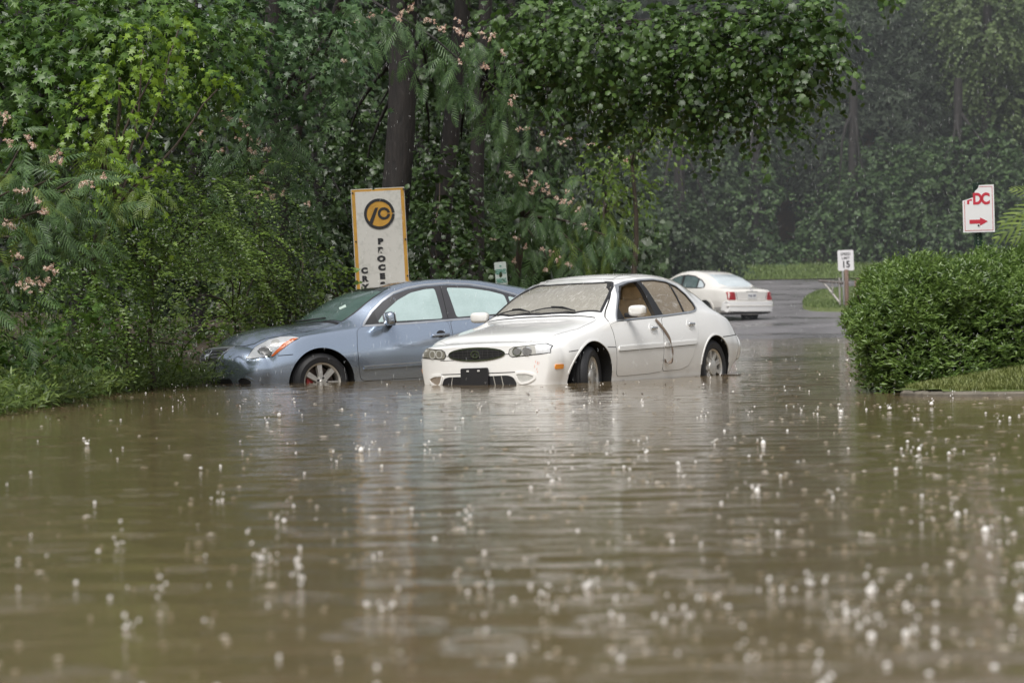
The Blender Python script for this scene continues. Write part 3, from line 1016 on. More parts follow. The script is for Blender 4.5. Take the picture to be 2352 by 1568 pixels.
# ------------------------------------------------------------------ blue saloon
def build_blue_saloon():
    root = car_base('blue_saloon', (-1.2236, 34.519, -.334), (-154.33, 1.35, 1.99))
    tag(root, 'slate blue saloon with fogged windows and alloy wheel half under water', 'car')
    st = [
        (2.18, .76, .34, .80, .50, .75, .655, .63, .735, .42, .785, .80),
        (2.05, .81, .33, .845, .52, .80, .725, .67, .825, .43, .885, .905),
        (1.75, .85, .32, .885, .56, .83, .82, .70, .905, .45, .965, .985),
        (1.40, .87, .32, .897, .60, .835, .87, .71, .945, .48, .99, 1.01),
        (1.10, .87, .32, .897, .62, .835, .90, .715, .965, .52, 1.015, 1.035),
        (.85, .87, .32, .897, .63, .835, .92, .70, 1.035, .56, 1.12, 1.15),
        (.60, .87, .32, .897, .63, .835, .93, .67, 1.165, .55, 1.25, 1.285),
        (.35, .87, .32, .897, .63, .835, .94, .65, 1.285, .54, 1.36, 1.395),
        (.05, .87, .32, .897, .63, .835, .95, .635, 1.35, .53, 1.42, 1.45),
        (-.30, .87, .32, .897, .63, .835, .955, .63, 1.37, .53, 1.435, 1.465),
        (-.70, .87, .32, .897, .63, .835, .965, .635, 1.335, .53, 1.41, 1.445),
        (-1.1, .87, .32, .897, .63, .835, .975, .65, 1.245, .53, 1.335, 1.375),
        (-1.5, .86, .32, .895, .63, .83, .98, .68, 1.125, .54, 1.225, 1.265),
        (-1.8, .85, .32, .885, .62, .82, .97, .70, 1.03, .55, 1.12, 1.15),
        (-2.1, .82, .33, .85, .60, .80, .95, .69, 1.0, .50, 1.045, 1.06),
        (-2.3, .79, .36, .82, .58, .76, .90, .65, .955, .45, .99, 1.0),
    ]
    me, bvh = car_shell(st, .21, (.22, .46, .16, .42, .30, 1.45), (.13, .52, .12, .35, .16, -1.7), [(.2, 1.35, .20), (-1.95, -.95, -.12)])
    body = obj_me('body', me, BLUE, root)
    arch_cut(body, 1.39, .33, .395, .45, WELL, .99)
    arch_cut(body, -1.385, .33, .385, .45, WELL)
    body.data.shade_smooth(); body.data.set_sharp_from_angle(angle=RAD(38))
    FOG = fogged('fogged_side_glass', (.42, .53, .53), (.33, .43, .42))
    WS = fogged('green_windscreen', (.085, .135, .12), (.05, .085, .075), rough=.16)
    BAND = plain('windscreen_band', (.015, .018, .018), .2, coat=.8)
    wsp = [(1.04, .665), (1.20, .40), (1.255, 0), (1.20, -.40), (1.04, -.665), (.78, -.62), (.52, -.565), (.36, -.51), (.43, -.28), (.46, 0), (.43, .28), (.36, .51), (.52, .565), (.78, .62)]
    ribbon(bvh, 'T', wsp, 'windscreen_seal', BLACK, root, .026, .002, True)
    w = panel(bvh, 'T', wsp, 'windscreen', WS, root, .004, .004, .05)
    panel(bvh, 'T', [(.49, .545), (.36, .50), (.43, .28), (.46, 0), (.43, -.28), (.36, -.50), (.49, -.545), (.575, -.28), (.60, 0), (.575, .28)], 'sun_band', BAND, w, .006, .003, .05)
    panel(bvh, 'T', [(.90, .50), (.97, .47), (.95, .40), (.88, .43)], 'inspection_sticker', plain('sticker', (.45, .55, .50), .5), w, .007, .002, .03)
    ribbon(bvh, 'T', [(1.09, .69), (1.235, .42), (1.29, 0), (1.235, -.42), (1.09, -.69)], 'cowl', BLACK, root, .06, .002)
    panel(bvh, 'T', [(-1.12, 0), (-1.08, .32), (-1.02, .46), (-1.4, .54), (-1.72, .58), (-1.86, .38), (-1.90, 0), (-1.86, -.38), (-1.72, -.58), (-1.4, -.54), (-1.02, -.46), (-1.08, -.32)], 'rear_window', WS, root, .004, .004, .06)
    hood = [(1.12, .70), (1.27, .42), (1.33, 0), (1.27, -.42), (1.12, -.70), (1.5, -.765), (1.80, -.71), (2.05, -.56), (2.23, -.30), (2.28, 0), (2.23, .30), (2.05, .56), (1.80, .71), (1.5, .765)]
    ribbon(bvh, 'T', hood, 'shut_or_shadow_line', DARK, root, .008, .002, True)
    panel(bvh, 'T', hood, 'hood', BLUE, root, .004, .008, .06)
    DLO = [(.835, .945), (.68, 1.09), (.53, 1.205), (.38, 1.285), (.20, 1.335), (0, 1.362), (-.30, 1.372), (-.58, 1.352), (-.88, 1.295), (-1.14, 1.215), (-1.36, 1.115), (-1.40, 1.05), (-1.30, 1.005), (-.9, .998), (-.3, .982), (.3, .962)]
    for v, sg in (('L', 1), ('R', -1)):
        panel(bvh, v, DLO, 'window_frame', plain('wet_black_trim', (.05, .05, .055), .35) if 'wet_black_trim' not in bpy.data.materials else bpy.data.materials['wet_black_trim'], root, .002, .01, .05)
        ribbon(bvh, v, [(.845, .94), (.69, 1.10), (.53, 1.22), (.38, 1.302), (.20, 1.352), (0, 1.38), (-.30, 1.392), (-.58, 1.37), (-.88, 1.312), (-1.14, 1.232), (-1.36, 1.13), (-1.42, 1.05), (-1.31, .993), (-.9, .985), (-.3, .968), (.3, .948)], 'window_surround', SATIN, root, .020, .006, True)
        panel(bvh, v, rounded([(.66, .975), (.52, 1.105), (.36, 1.215), (.18, 1.295), (.0, 1.328), (-.125, 1.335), (-.135, .985)], .03), 'side_window', FOG, root, .005, .008, .05)
        panel(bvh, v, rounded([(-.275, 1.338), (-.56, 1.322), (-.80, 1.282), (-.985, 1.23), (-1.0, 1.018), (-.31, .995)], .03), 'side_window', FOG, root, .005, .008, .05)
        panel(bvh, v, rounded([(-1.03, 1.215), (-1.15, 1.18), (-1.32, 1.095), (-1.30, 1.03), (-1.04, 1.02)], .03), 'side_window', FOG, root, .005, .008, .05)
        ribbon(bvh, v, [(-.205, 1.365), (-.20, .98)], 'shut_or_shadow_line', DARK, root, .008, .004)
        fd = [(.93, .36), (.95, .50), (.955, .72), (.93, .905), (.84, .935), (.3, .94), (-.195, .955), (-.205, .80), (-.195, .50), (-.18, .345), (.3, .335), (.89, .33)]
        rd = [(-.205, .345), (-.22, .50), (-.23, .80), (-.22, .957), (-.8, .97), (-1.25, .98), (-1.24, .85), (-1.12, .76), (-.98, .62), (-.93, .45), (-.86, .36), (-.5, .345)]
        f = door(bvh, v, fd, root, BLUE); r_ = door(bvh, v, rd, root, BLUE)
        ml = [(.90, .455), (.2, .472), (-.17, .480), (-.17, .51), (.2, .502), (.885, .485)]
        panel(bvh, v, rounded(ml, .012), 'side_moulding', BLUE, f, .018, .014, .04)
        ribbon(bvh, v, [(.895, .49), (.2, .507), (-.17, .515)], 'moulding_trim', SATIN, f, .010, .017)
        panel(bvh, v, rounded([(-.23, .483), (-.8, .50), (-.86, .53), (-.23, .512)], .012), 'side_moulding', BLUE, r_, .018, .014, .04)
        for dd, xx, zz in ((f, -.07, .802), (r_, -.98, .845)):
            panel(bvh, v, ellipse(xx - .01, zz + .01, .055, .042, 24), 'handle_cup', DARK, dd, .005, .004, .03)
            l, n = hit(bvh, v, xx, zz)
            bm = bmesh.new(); add_box(bm, (0, 0, 0), (.22, .026, .034), None, .011, 3)
            h = obj_bm('handle', bm, BLUE, dd, 40)
            h.location = Vector(l) + Vector((0, sg * .026, 0)); h.rotation_euler = (0, .04, 0)
        ribbon(bvh, v, [(1.88, .655), (1.72, .66)], 'shut_or_shadow_line', DARK, root, .008, .002)
        for xc, rr, k in ((1.39, .40, .99), (-1.385, .39, 1)):
            ribbon(bvh, v, [(xc + k * rr * math.cos(t), .33 + rr * math.sin(t)) for t in np.linspace(.05, PI - .05, 32)], 'arch_lip', BLUE, root, .02, .005)
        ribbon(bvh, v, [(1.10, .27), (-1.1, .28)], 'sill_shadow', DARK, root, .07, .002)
        # swept-back headlamp (seen from the side)
        hlp = [(2.20, .64), (2.12, .715), (2.02, .785), (1.92, .835), (1.80, .862), (1.70, .860), (1.62, .842), (1.74, .79), (1.86, .715), (1.93, .652), (2.05, .645)]
        ribbon(bvh, v, hlp, 'headlight_seal', BLACK, root, .010, .003, True)
        H = panel(bvh, v, hlp, 'headlight', LAMPC, root, .006, .012, .03)
        ribbon(bvh, v, ellipse(1.995, .705, .062, .056, 24), 'headlight_ring', CHROME, H, .014, .010, True, .02)
        panel(bvh, v, ellipse(1.995, .705, .054, .050, 22), 'headlight_bowl', BOWL, H, .009, .003, .02)
        panel(bvh, v, ellipse(1.87, .805, .045, .026, 18, -.4), 'headlight_bowl', LAMP, H, .009, .003, .02)
        panel(bvh, v, [(1.64, .836), (1.70, .832), (1.80, .785), (1.885, .715), (1.945, .655), (1.925, .652), (1.85, .708), (1.74, .783)], 'turn_signal', ORANGE, H, .010, .004, .02)
    # front: grille, bumper opening, lamps
    gp = rounded([(-.40, .775), (.40, .775), (.36, .70), (.24, .615), (-.24, .615), (-.36, .70)], .05)
    ribbon(bvh, 'F', gp, 'grille_surround', SATIN, root, .020, .008, True)
    g = panel(bvh, 'F', gp, 'grille', BLACK, root, .003, .01, .04)
    bmm = None
    for zz, wd in ((.745, .36), (.71, .34), (.675, .30), (.64, .25)):
        bmm = ribbon_bm(bvh, 'F', [(-wd, zz), (wd, zz)], .012, .009, bm=bmm)
    obj_bm('grille_bars', bmm, plain('dark_chrome', (.12, .12, .13), .3, .6), g, 40)
    e = ribbon(bvh, 'F', ellipse(0, .695, .055, .05, 28), 'emblem', CHROME, root, .016, .022, True, .01)
    ribbon(bvh, 'F', [(-.07, .695), (.07, .695)], 'emblem_bar', CHROME, e, .022, .024, False, .02)
    panel(bvh, 'F', rounded([(-.50, .43), (.50, .43), (.56, .30), (-.56, .30)], .04), 'air_intake', BLACK, root, .003, .01, .05)
    for sg in (1, -1):
        ribbon(bvh, 'F', [(sg * a, b) for a, b in ellipse(.665, .385, .062, .055, 24)], 'fog_lamp_surround', BLUE, root, .02, .012, True, .02)
        panel(bvh, 'F', [(sg * a, b) for a, b in ellipse(.665, .385, .055, .05, 24)], 'fog_lamp', BLACK, root, .004, .01, .03)
    side_mirror(root, (.60, 1.035, 1.01), (.15, .25, .155), BLUE, 1, tilt=.1)
    side_mirror(root, (.60, -1.035, 1.01), (.15, .25, .155), BLUE, -1, tilt=.1)
    for v in ('L', 'R'):
        panel(bvh, v, [(.82, .95), (.66, 1.09), (.655, .958)], 'mirror_base', BLACK, root, .006, .02)
    wheel(root, 1.39, .775, .33, .335, .222, 1, 'six', RAD(3), True)
    wheel(root, 1.39, -.775, .33, .335, .222, -1, 'six', RAD(3), True)
    wheel(root, -1.385, .775, .33, .335, .222, 1, 'six', 0, True)
    wheel(root, -1.385, -.775, .33, .335, .222, -1, 'six', 0, True)
    for y0, y1 in ((.45, -.12), (-.12, -.62)):
        pts = []
        for t in np.linspace(0, 1, 10):
            yy = y0 + (y1 - y0) * t
            xx = 1.255 - .20 * (abs(yy) / .7) ** 2 - .04
            l, n = hit(bvh, 'T', xx, yy)
            pts.append(Vector(l) + n * .02)
        bm = bmesh.new(); add_tube(bm, pts, .008, 6)
        obj_bm('wiper', bm, BLACK, root, 50)
    for sg in (1, -1):
        panel(bvh, 'B', [(sg * a, b) for a, b in rounded([(.50, .78), (.74, .76), (.72, .90), (.55, .93)], .03)], 'tail_lamp', RED, root, .006, .01, .04)
    return root

build_blue_saloon()

# ------------------------------------------------------------------ far cream-white saloon seen from behind
def build_far_saloon():
    be = 35.0
    hd = 90 + be
    tyre = at(1720, 736, 84.0)
    fw = np.array([-math.sin(RAD(be)), math.cos(RAD(be)), 0]); lf = np.array([-fw[1], fw[0], 0])
    o = tyre - fw * (-1.35) - lf * (-.72)
    o[2] -= .02
    root = car_base('far_saloon', o, (hd, -2.0, 0.6))
    tag(root, 'small cream white saloon seen from behind, driven up on the wet road', 'car')
    st = [
        (2.10, .70, .30, .78, .45, .74, .60, .60, .66, .40, .69, .70),
        (1.80, .82, .30, .85, .50, .80, .74, .68, .79, .45, .82, .83),
        (1.20, .85, .30, .87, .55, .81, .85, .70, .90, .50, .93, .95),
        (.95, .85, .30, .87, .55, .81, .87, .70, .95, .55, 1.0, 1.02),
        (.50, .85, .30, .87, .58, .81, .89, .66, 1.18, .54, 1.25, 1.28),
        (.10, .85, .30, .87, .58, .81, .90, .63, 1.33, .52, 1.40, 1.42),
        (-.30, .85, .30, .87, .58, .81, .91, .62, 1.37, .52, 1.435, 1.46),
        (-.70, .85, .30, .87, .58, .81, .92, .62, 1.33, .52, 1.40, 1.43),
        (-1.10, .85, .30, .87, .58, .81, .93, .64, 1.20, .52, 1.30, 1.33),
        (-1.50, .84, .30, .87, .58, .80, .935, .67, 1.06, .54, 1.14, 1.17),
        (-1.75, .83, .30, .86, .58, .80, .935, .70, .995, .56, 1.03, 1.05),
        (-2.05, .81, .32, .84, .56, .78, .925, .70, .975, .50, 1.0, 1.01),
        (-2.22, .79, .34, .82, .55, .77, .89, .70, .945, .50, .97, .98),
    ]
    me, bvh = car_shell(st, .30, (.22, .45, .15, .36, .25, 1.4), (.12, .55, .05, .22, .10, -1.9), [(.1, 1.2, .14), (-1.8, -.95, -.12)])
    body = obj_me('body', me, OLDWHITE, root)
    arch_cut(body, 1.35, .31, .355, .45, WELL)
    arch_cut(body, -1.35, .31, .355, .45, WELL)
    body.data.shade_smooth(); body.data.set_sharp_from_angle(angle=RAD(38))
    GL = fogged('far_dark_glass', (.11, .16, .16), (.06, .09, .09), rough=.12)
    GR = fogged('far_sky_glass', (.56, .62, .65), (.46, .52, .55), rough=.15)  # whitish colour stands in for the reflected sky
    for v in ('L', 'R'):
        panel(bvh, v, [(.72, .955), (.50, 1.12), (.30, 1.24), (.05, 1.31), (-.30, 1.34), (-.62, 1.315), (-.95, 1.21), (-1.17, 1.08), (-1.19, .99), (-1.0, .965)], 'window_seal', BLACK, root, .002, .01, .06)
        panel(bvh, v, [(.62, .985), (.45, 1.12), (.28, 1.215), (.08, 1.28), (-.10, 1.30), (-.14, .985)], 'side_window', GL, root, .006, .006, .06)
        panel(bvh, v, [(-.22, 1.305), (-.60, 1.285), (-.80, 1.225), (-.84, .99), (-.22, .985)], 'side_window', GL, root, .006, .006, .06)
        panel(bvh, v, [(-.87, 1.20), (-.95, 1.175), (-1.12, 1.07), (-1.14, 1.0), (-.90, .995)], 'side_window', GR, root, .006, .006, .06)
        ribbon(bvh, v, [(1.0, .58), (-1.0, .60)], 'side_moulding', plain('grey_moulding', (.32, .30, .27), .6) if 'grey_moulding' not in bpy.data.materials else bpy.data.materials['grey_moulding'], root, .05, .008)
        ribbon(bvh, v, [(-1.35 + .375 * math.cos(t), .31 + .375 * math.sin(t)) for t in np.linspace(.1, PI - .1, 26)], 'arch_lip', OLDWHITE, root, .06, .012)
        panel(bvh, v, [(-1.72, .28), (-1.74, .46), (-2.05, .47), (-2.05, .30)], 'bumper_side', plain('grey_bumper', (.30, .29, .27), .6) if 'grey_bumper' not in bpy.data.materials else bpy.data.materials['grey_bumper'], root, .004, .01, .06)
    panel(bvh, 'T', [(-1.03, 0), (-1.0, .30), (-.95, .44), (-1.3, .52), (-1.60, .585), (-1.76, .38), (-1.80, 0), (-1.76, -.38), (-1.60, -.585), (-1.3, -.52), (-.95, -.44), (-1.0, -.30)], 'rear_window', GR, root, .004, .004, .06)
    panel(bvh, 'T', [(.80, .62), (.93, .35), (.97, 0), (.93, -.35), (.80, -.62), (.45, -.53), (.2, -.45), (.25, 0), (.2, .45), (.45, .53)], 'windscreen', GL, root, .004, .004, .06)
    for sg in (1, -1):
        panel(bvh, 'B', [(sg * a, b) for a, b in rounded([(.55, .675), (.79, .675), (.775, .895), (.59, .895)], .03)], 'tail_lamp', RED, root, .010, .02, .05)
    b = panel(bvh, 'B', rounded([(-.82, .36), (.82, .36), (.82, .635), (-.82, .635)], .05), 'rear_bumper', WHITE, root, .05, .06, .06)
    ribbon(bvh, 'B', [(-.8, .51), (.8, .51)], 'bumper_strip', OLDWHITE, b, .03, .058)
    panel(bvh, 'B', [(-.80, .30), (.80, .30), (.80, .37), (-.80, .37)], 'bumper_underside', BLACK, root, .012, .02, .08)
    ribbon(bvh, 'B', [(-.56, .95), (-.50, .66), (.50, .66), (.56, .95)], 'shut_or_shadow_line', DARK, root, .010, .002)
    loc, _ = hit(bvh, 'B', 0, .80)
    pl = obj_bm('number_plate', prism(rounded([(-.155, .72), (.155, .72), (.155, .87), (-.155, .87)], .01), loc[0] - .012, loc[0] - .004, 'x'), PLATEW, root)
    me = text_mesh('TV2 706', .085, .003)
    t = obj_me('number_plate_lettering', me, plain('plate_ink', (.05, .06, .12), .5), pl)
    t.rotation_euler = (0, 0, RAD(-90)); t.location = (loc[0] - .0135, 0, .785)
    ribbon(bvh, 'B', [(-.20, .905), (.20, .905)], 'trunk_grip', plain('grip_shadow', (.2, .2, .2), .5), root, .016, .006)
    ribbon(bvh, 'B', ellipse(0, .955, .036, .03, 20), 'emblem', SATIN, root, .012, .012, True, .02)
    l, n = hit(bvh, 'T', -.75, 0)
    bm = bmesh.new(); add_tube(bm, [Vector(l), Vector(l) + Vector((-.06, 0, .09))], [.012, .005], 6)
    obj_bm('aerial', bm, BLACK, root)
    for x in (1.35, -1.35):
        for sg in (1, -1):
            wheel(root, x, sg * .74, .31, .31, .20, sg, 'six')
    side_mirror(root, (.60, .95, 1.0), (.12, .2, .12), OLDWHITE, 1)
    side_mirror(root, (.60, -.95, 1.0), (.12, .2, .12), OLDWHITE, -1)
    bm = bmesh.new(); add_box(bm, (-1.75, 0, .32), (.5, 1.1, .12), None, .03)
    obj_bm('underbody', bm, BLACK, root)
    return root

build_far_saloon()
# ================================================================== ground, road, water
def left_edge(Y):
    return np.interp(Y, [0, 15, 24, 30, 33, 36, 40, 48, 60, 80, 100, 130, 160], [-4.6, -4.4, -4.15, -4.1, -3.45, -2.7, -1.2, .8, 2.6, 4.2, 5.4, 7.4, 9])

def lot_h(Y):
    return np.where(Y < 60, -.45, np.where(Y < 72, -.45 + .45 * (Y - 60) / 12, .0357 * (Y - 72) + .0113 * np.clip(Y - 84, 0, 500)))

def island_d(X, Y):
    """signed distance-like value of the kerbed island on the right (positive inside)"""
    dx = X - 3.15 - np.clip(Y - 25, 0, 9) * .14; dy = np.minimum(Y - 24.15, 31 - Y)
    return np.minimum(dx + .0 * dy, dy)

def ground_h(X, Y, e0=.02):
    X = np.asarray(X, float); Y = np.asarray(Y, float)
    z = lot_h(Y)
    d = left_edge(Y) - X
    wz = z + np.clip(d / .8, 0, 1) * np.where(Y < 60, .62, .15) + np.clip(d, 0, 40) * .06 + .05 * np.sin(X * 1.7) * np.cos(Y * 1.3) * np.clip(d, 0, 1)
    z = np.where(d > 0, wz, z)
    e = island_d(X, Y)
    iz = .03 + np.clip(e - .12, 0, 3) * .15
    z = np.where((e > e0), np.maximum(z, iz), z)
    far = np.clip(Y - 112, 0, 100)
    z = z + np.where(d < 0, far * .025, 0)
    return z

def sheet(name, xs, ys, mat, dz=0., kind='structure', mask=None, e0=.02):
    Xg, Yg = np.meshgrid(xs, ys)
    Z = ground_h(Xg, Yg, e0) + dz
    V = np.stack([Xg, Yg, Z], -1).reshape(-1, 3)
    ny, nx = Xg.shape
    idx = np.arange(ny * nx).reshape(ny, nx)
    F = np.stack([idx[:-1, :-1], idx[:-1, 1:], idx[1:, 1:], idx[1:, :-1]], -1).reshape(-1, 4)
    if mask is not None:
        c = V[F].mean(1)
        F = F[mask(c[:, 0], c[:, 1])]
    o = obj_me(name, mesh_np(name, V, [F]), mat, None, 60)
    tag(o, kind=kind)
    return o

soil = NT('leaf_litter')
gp = soil.n('NewGeometry').outputs['Position']
nz = soil.noise(6, 8, .7, gp)
soil.l(soil.ramp(nz.outputs['Fac'], [(.3, (.015, .012, .008)), (.55, (.05, .035, .02)), (.75, (.05, .06, .02))]).outputs[0], soil.b.inputs['Base Color'])
soil.b.inputs['Roughness'].default_value = .85
soil.bump(nz.outputs['Fac'], .8, .06)
xs = np.concatenate([np.linspace(-140, -9, 24), np.arange(-8, 12, .35), np.linspace(12.5, 160, 30)])
ys = np.concatenate([np.linspace(-40, 19, 14), np.arange(20, 36, .3), np.arange(36, 140, 1.), np.linspace(142, 420, 30)])
sheet('ground', xs, ys, soil.m, e0=.5)

road = NT('wet_asphalt')
gp = road.n('NewGeometry').outputs['Position']
n1 = road.noise(60, 6, .7, gp); n2 = road.noise(.35, 4, .6, gp)
f = road.math('ADD', road.math('MULTIPLY', n1.outputs['Fac'], .5), road.math('MULTIPLY', n2.outputs['Fac'], .6))
road.l(road.ramp(f, [(.35, (.10, .097, .10)), (.75, (.21, .20, .21))]).outputs[0], road.b.inputs['Base Color'])
road.l(road.ramp(n2.outputs['Fac'], [(.35, .16), (.6, .5)]).outputs[0], road.b.inputs['Roughness'])
road.bump(n1.outputs['Fac'], .25, .01)
sheet('road', np.arange(-3, 46, .5), np.arange(58, 112.6, .5), road.m, .02, mask=lambda x, y: (x > left_edge(y) + .3))

lawn = NT('lawn_turf')
gp = lawn.n('NewGeometry').outputs['Position']
n1 = lawn.noise(22, 5, .7, gp); n2 = lawn.noise(.6, 4, .6, gp)
f = lawn.math('ADD', lawn.math('MULTIPLY', n1.outputs['Fac'], .5), lawn.math('MULTIPLY', n2.outputs['Fac'], .5))
lawn.l(lawn.ramp(f, [(.35, (.07, .095, .022)), (.68, (.14, .18, .05))]).outputs[0], lawn.b.inputs['Base Color'])
lawn.b.inputs['Roughness'].default_value = .8
lawn.bump(n1.outputs['Fac'], .6, .05)
sheet('far_lawn', np.arange(2, 60, .6), np.arange(112, 124, .5), lawn.m, .06, mask=lambda x, y: (x > left_edge(y) + .2))

def blades(name, X, Y, Z, h, w, mat, lean=.5, label=None, kind='stuff', parent=None):
    n = len(X)
    a = rng.uniform(0, 2 * PI, n)
    d = np.stack([np.cos(a), np.sin(a), np.zeros(n)], 1)
    s = np.stack([-np.sin(a), np.cos(a), np.zeros(n)], 1)
    H = h * rng.uniform(.55, 1.2, n)
    L = lean * H * rng.uniform(.3, 1.1, n)
    base = np.stack([X, Y, Z], 1)
    w_ = (w * rng.uniform(.7, 1.2, n))[:, None]
    up = np.array([0, 0, 1.])
    mid = base + d * (L * .35)[:, None] + up * (H * .6)[:, None]
    tip = base + d * L[:, None] + up * H[:, None]
    V = np.stack([base - s * w_, base + s * w_, mid - s * w_ * .8, mid + s * w_ * .8, tip], 1).reshape(-1, 3)
    i = np.arange(n)[:, None] * 5
    F4 = i + np.array([[0, 1, 3, 2]]); F3 = i + np.array([[2, 3, 4]])
    o = obj_me(name, mesh_np(name, V, [F4, F3]), mat, parent)
    if parent is None: tag(o, label, kind=kind)
    return o

GRASS = leaf_mat('grass_blade', (.10, .13, .03), (.22, .24, .08), .2, .5, 3.)
GRASSF = leaf_mat('far_grass_blade', (.08, .125, .03), (.15, .21, .055), .2, .6, .8)
# grass island with the gate: outline on the wet road
isl = [at(1842, 694, 91)[:2], at(1852, 680, 95)[:2], at(1880, 672, 99)[:2], at(1930, 668, 101)[:2], at(2010, 668, 102)[:2], at(2010, 716, 87)[:2], at(1925, 717, 87)[:2], at(1868, 712, 87.5)[:2], at(1846, 703, 89)[:2]]
isl = rounded([tuple(p) for p in isl], .6, 4)
bm = bmesh.new()
cen = np.mean(np.array(isl), 0)
ringA = [bm.verts.new((p[0], p[1], float(lot_h(p[1])) + .02)) for p in isl]
ringB = [bm.verts.new((p[0] + (cen[0] - p[0]) * .08, p[1] + (cen[1] - p[1]) * .08, float(lot_h(p[1])) + .14)) for p in isl]
top = bm.verts.new((cen[0], cen[1], float(lot_h(cen[1])) + .2))
n = len(isl)
for k in range(n):
    bm.faces.new((ringA[k], ringA[(k + 1) % n], ringB[(k + 1) % n], ringB[k]))
    bm.faces.new((ringB[k], ringB[(k + 1) % n], top))
tag(obj_bm('grass_island', bm, lawn.m, None, 60), kind='structure')
gx, gy = [], []
while len(gx) < 9000:
    p = (rng.uniform(cen[0] - 4, cen[0] + 4), rng.uniform(84, 104))
    if inside(isl, p): gx.append(p[0]); gy.append(p[1])
gx = np.array(gx); gy = np.array(gy)
blades('island_grass', gx, gy, lot_h(gy) + .12, .10, .012, GRASSF, .5)
gx = rng.uniform(6, 22, 14000); gy = 112.1 + 9 * rng.random(14000) ** 1.2
k = gx > left_edge(gy) + .2
blades('verge_grass', gx[k], gy[k], ground_h(gx[k], gy[k]) + .05, .16, .02, GRASSF, .5)

# kerbed island on the right: kerb, turf, blades
kx = np.linspace(3.22, 9, 60)
kpath = [(3.22 + .5 * (1 - math.cos(t)) * .0 + (.55 - .55 * math.cos(t)), 24.95 - .78 * math.sin(t)) for t in np.linspace(0, PI / 2, 10)] + [(x, 24.17) for x in np.linspace(3.9, 9.5, 30)]
bm = bmesh.new(); rows = []
for i, p in enumerate(kpath):
    q0 = kpath[max(i - 1, 0)]; q1 = kpath[min(i + 1, len(kpath) - 1)]
    d = np.array(q1) - np.array(q0); d /= np.linalg.norm(d)
    nn = np.array([-d[1], d[0]])           # towards the turf
    rows.append([bm.verts.new((p[0] + nn[0] * a, p[1] + nn[1] * a, z)) for a, z in ((0, -.4), (.012, .022), (.035, .042), (.14, .044), (.15, -.2))])
for a, b in zip(rows, rows[1:]):
    for k in range(4): bm.faces.new((a[k], b[k], b[k + 1], a[k + 1]))
bmesh.ops.recalc_face_normals(bm, faces=bm.faces)
tag(obj_bm('kerb', bm, plain('kerb_concrete', (.13, .115, .09), .7, var=.3, scale=14), None, 40), kind='structure')
sheet('verge', np.arange(3.2, 14, .1), np.arange(24.2, 31, .1), lawn.m, .012, mask=lambda x, y: (island_d(x, y) > .07) & ((x > 3.77) | (y > 24.95) | (((3.77 - x) / .55) ** 2 + ((24.95 - y) / .78) ** 2 < .80)))
gx = np.concatenate([rng.uniform(3.35, 5.2, 20000)]); gy = 24.31 + 1.8 * rng.random(20000) ** 1.3
keep = (island_d(gx, gy) > .12) & ((gx > 3.77) | (gy > 24.95) | (((3.77 - gx) / .55) ** 2 + ((24.95 - gy) / .78) ** 2 < .75))
gx, gy = gx[keep], gy[keep]
blades('verge_grass', gx, gy, ground_h(gx, gy), .055, .0035, GRASS, .9)

# ---- flood water
wt = NT('muddy_flood_water')
gp = wt.n('NewGeometry').outputs['Position']
big = wt.noise(.25, 4, .6, gp)
fine = wt.noise(2.5, 3, .6, gp)
wt.l(wt.ramp(big.outputs['Fac'], [(.35, (.130, .094, .048)), (.65, (.165, .122, .068))]).outputs[0], wt.b.inputs['Base Color'])
wt.b.inputs['Roughness'].default_value = .055
wt.b.inputs['IOR'].default_value = 1.33
wt.b.inputs['Specular IOR Level'].default_value = .5
mp = wt.n('Mapping'); mp.inputs['Scale'].default_value = (.7, 1.9, 1)
wt.l(gp, mp.inputs['Vector'])
w1 = wt.noise(3.2, 3, .5, mp.outputs[0], .3)
w2 = wt.noise(14, 3, .6, mp.outputs[0], .2)
vo = wt.n('TexVoronoi'); vo.inputs['Scale'].default_value = 3.4; vo.inputs['Randomness'].default_value = 1
wt.l(gp, vo.inputs['Vector'])
vcol = wt.n('SeparateColor'); wt.l(vo.outputs['Color'], vcol.inputs[0])
d = vo.outputs['Distance']
# expanding ring of a fallen drop: sin wave windowed round a random radius
rr = wt.math('MULTIPLY', vcol.outputs[0], .42)
df = wt.math('ABSOLUTE', wt.math('SUBTRACT', d, rr))
win = wt.math('SUBTRACT', 1., wt.math('MULTIPLY', df, 9.), True)
sn = wt.math('SINE', wt.math('MULTIPLY', d, 70.))
ring = wt.math('MULTIPLY', wt.math('MULTIPLY', sn, win), .35)
h = wt.math('ADD', wt.math('ADD', wt.math('MULTIPLY', w1.outputs['Fac'], .7), wt.math('MULTIPLY', w2.outputs['Fac'], .18)), wt.math('MULTIPLY', ring, .6))
wt.bump(h, .5, .013)
# real wavelets on the stretch in front of the cars, flat beyond
ys = np.concatenate([[-30, 2, 4.6], np.arange(5.0, 12, .03), np.arange(12, 24, .04), np.arange(24, 37, .055), np.arange(37, 62, .12), [63, 66, 80]])
sx = np.concatenate([[-1], np.linspace(-.999, .999, 250), [1]])
half = np.where((ys > 4.8) & (ys < 62.5), .19 * ys + 2.4, 14.)
Xg = sx[None] * half[:, None]
Xg[:, 0] = -65; Xg[:, -1] = 75
Yg = np.repeat(ys[:, None], len(sx), 1)
Z = np.zeros_like(Xg)
wr = np.random.default_rng(3)
for k in range(34):
    lam = .13 * (5.2 ** wr.random())
    th = wr.normal() * .55 + (0 if k % 4 else 1.2)
    sl = .0056 * (lam / .3) ** .15
    ph = wr.uniform(0, 6.3)
    Z += sl * lam / (2 * PI) * np.sin((Xg * math.sin(th) + Yg * math.cos(th)) * 2 * PI / lam + ph)
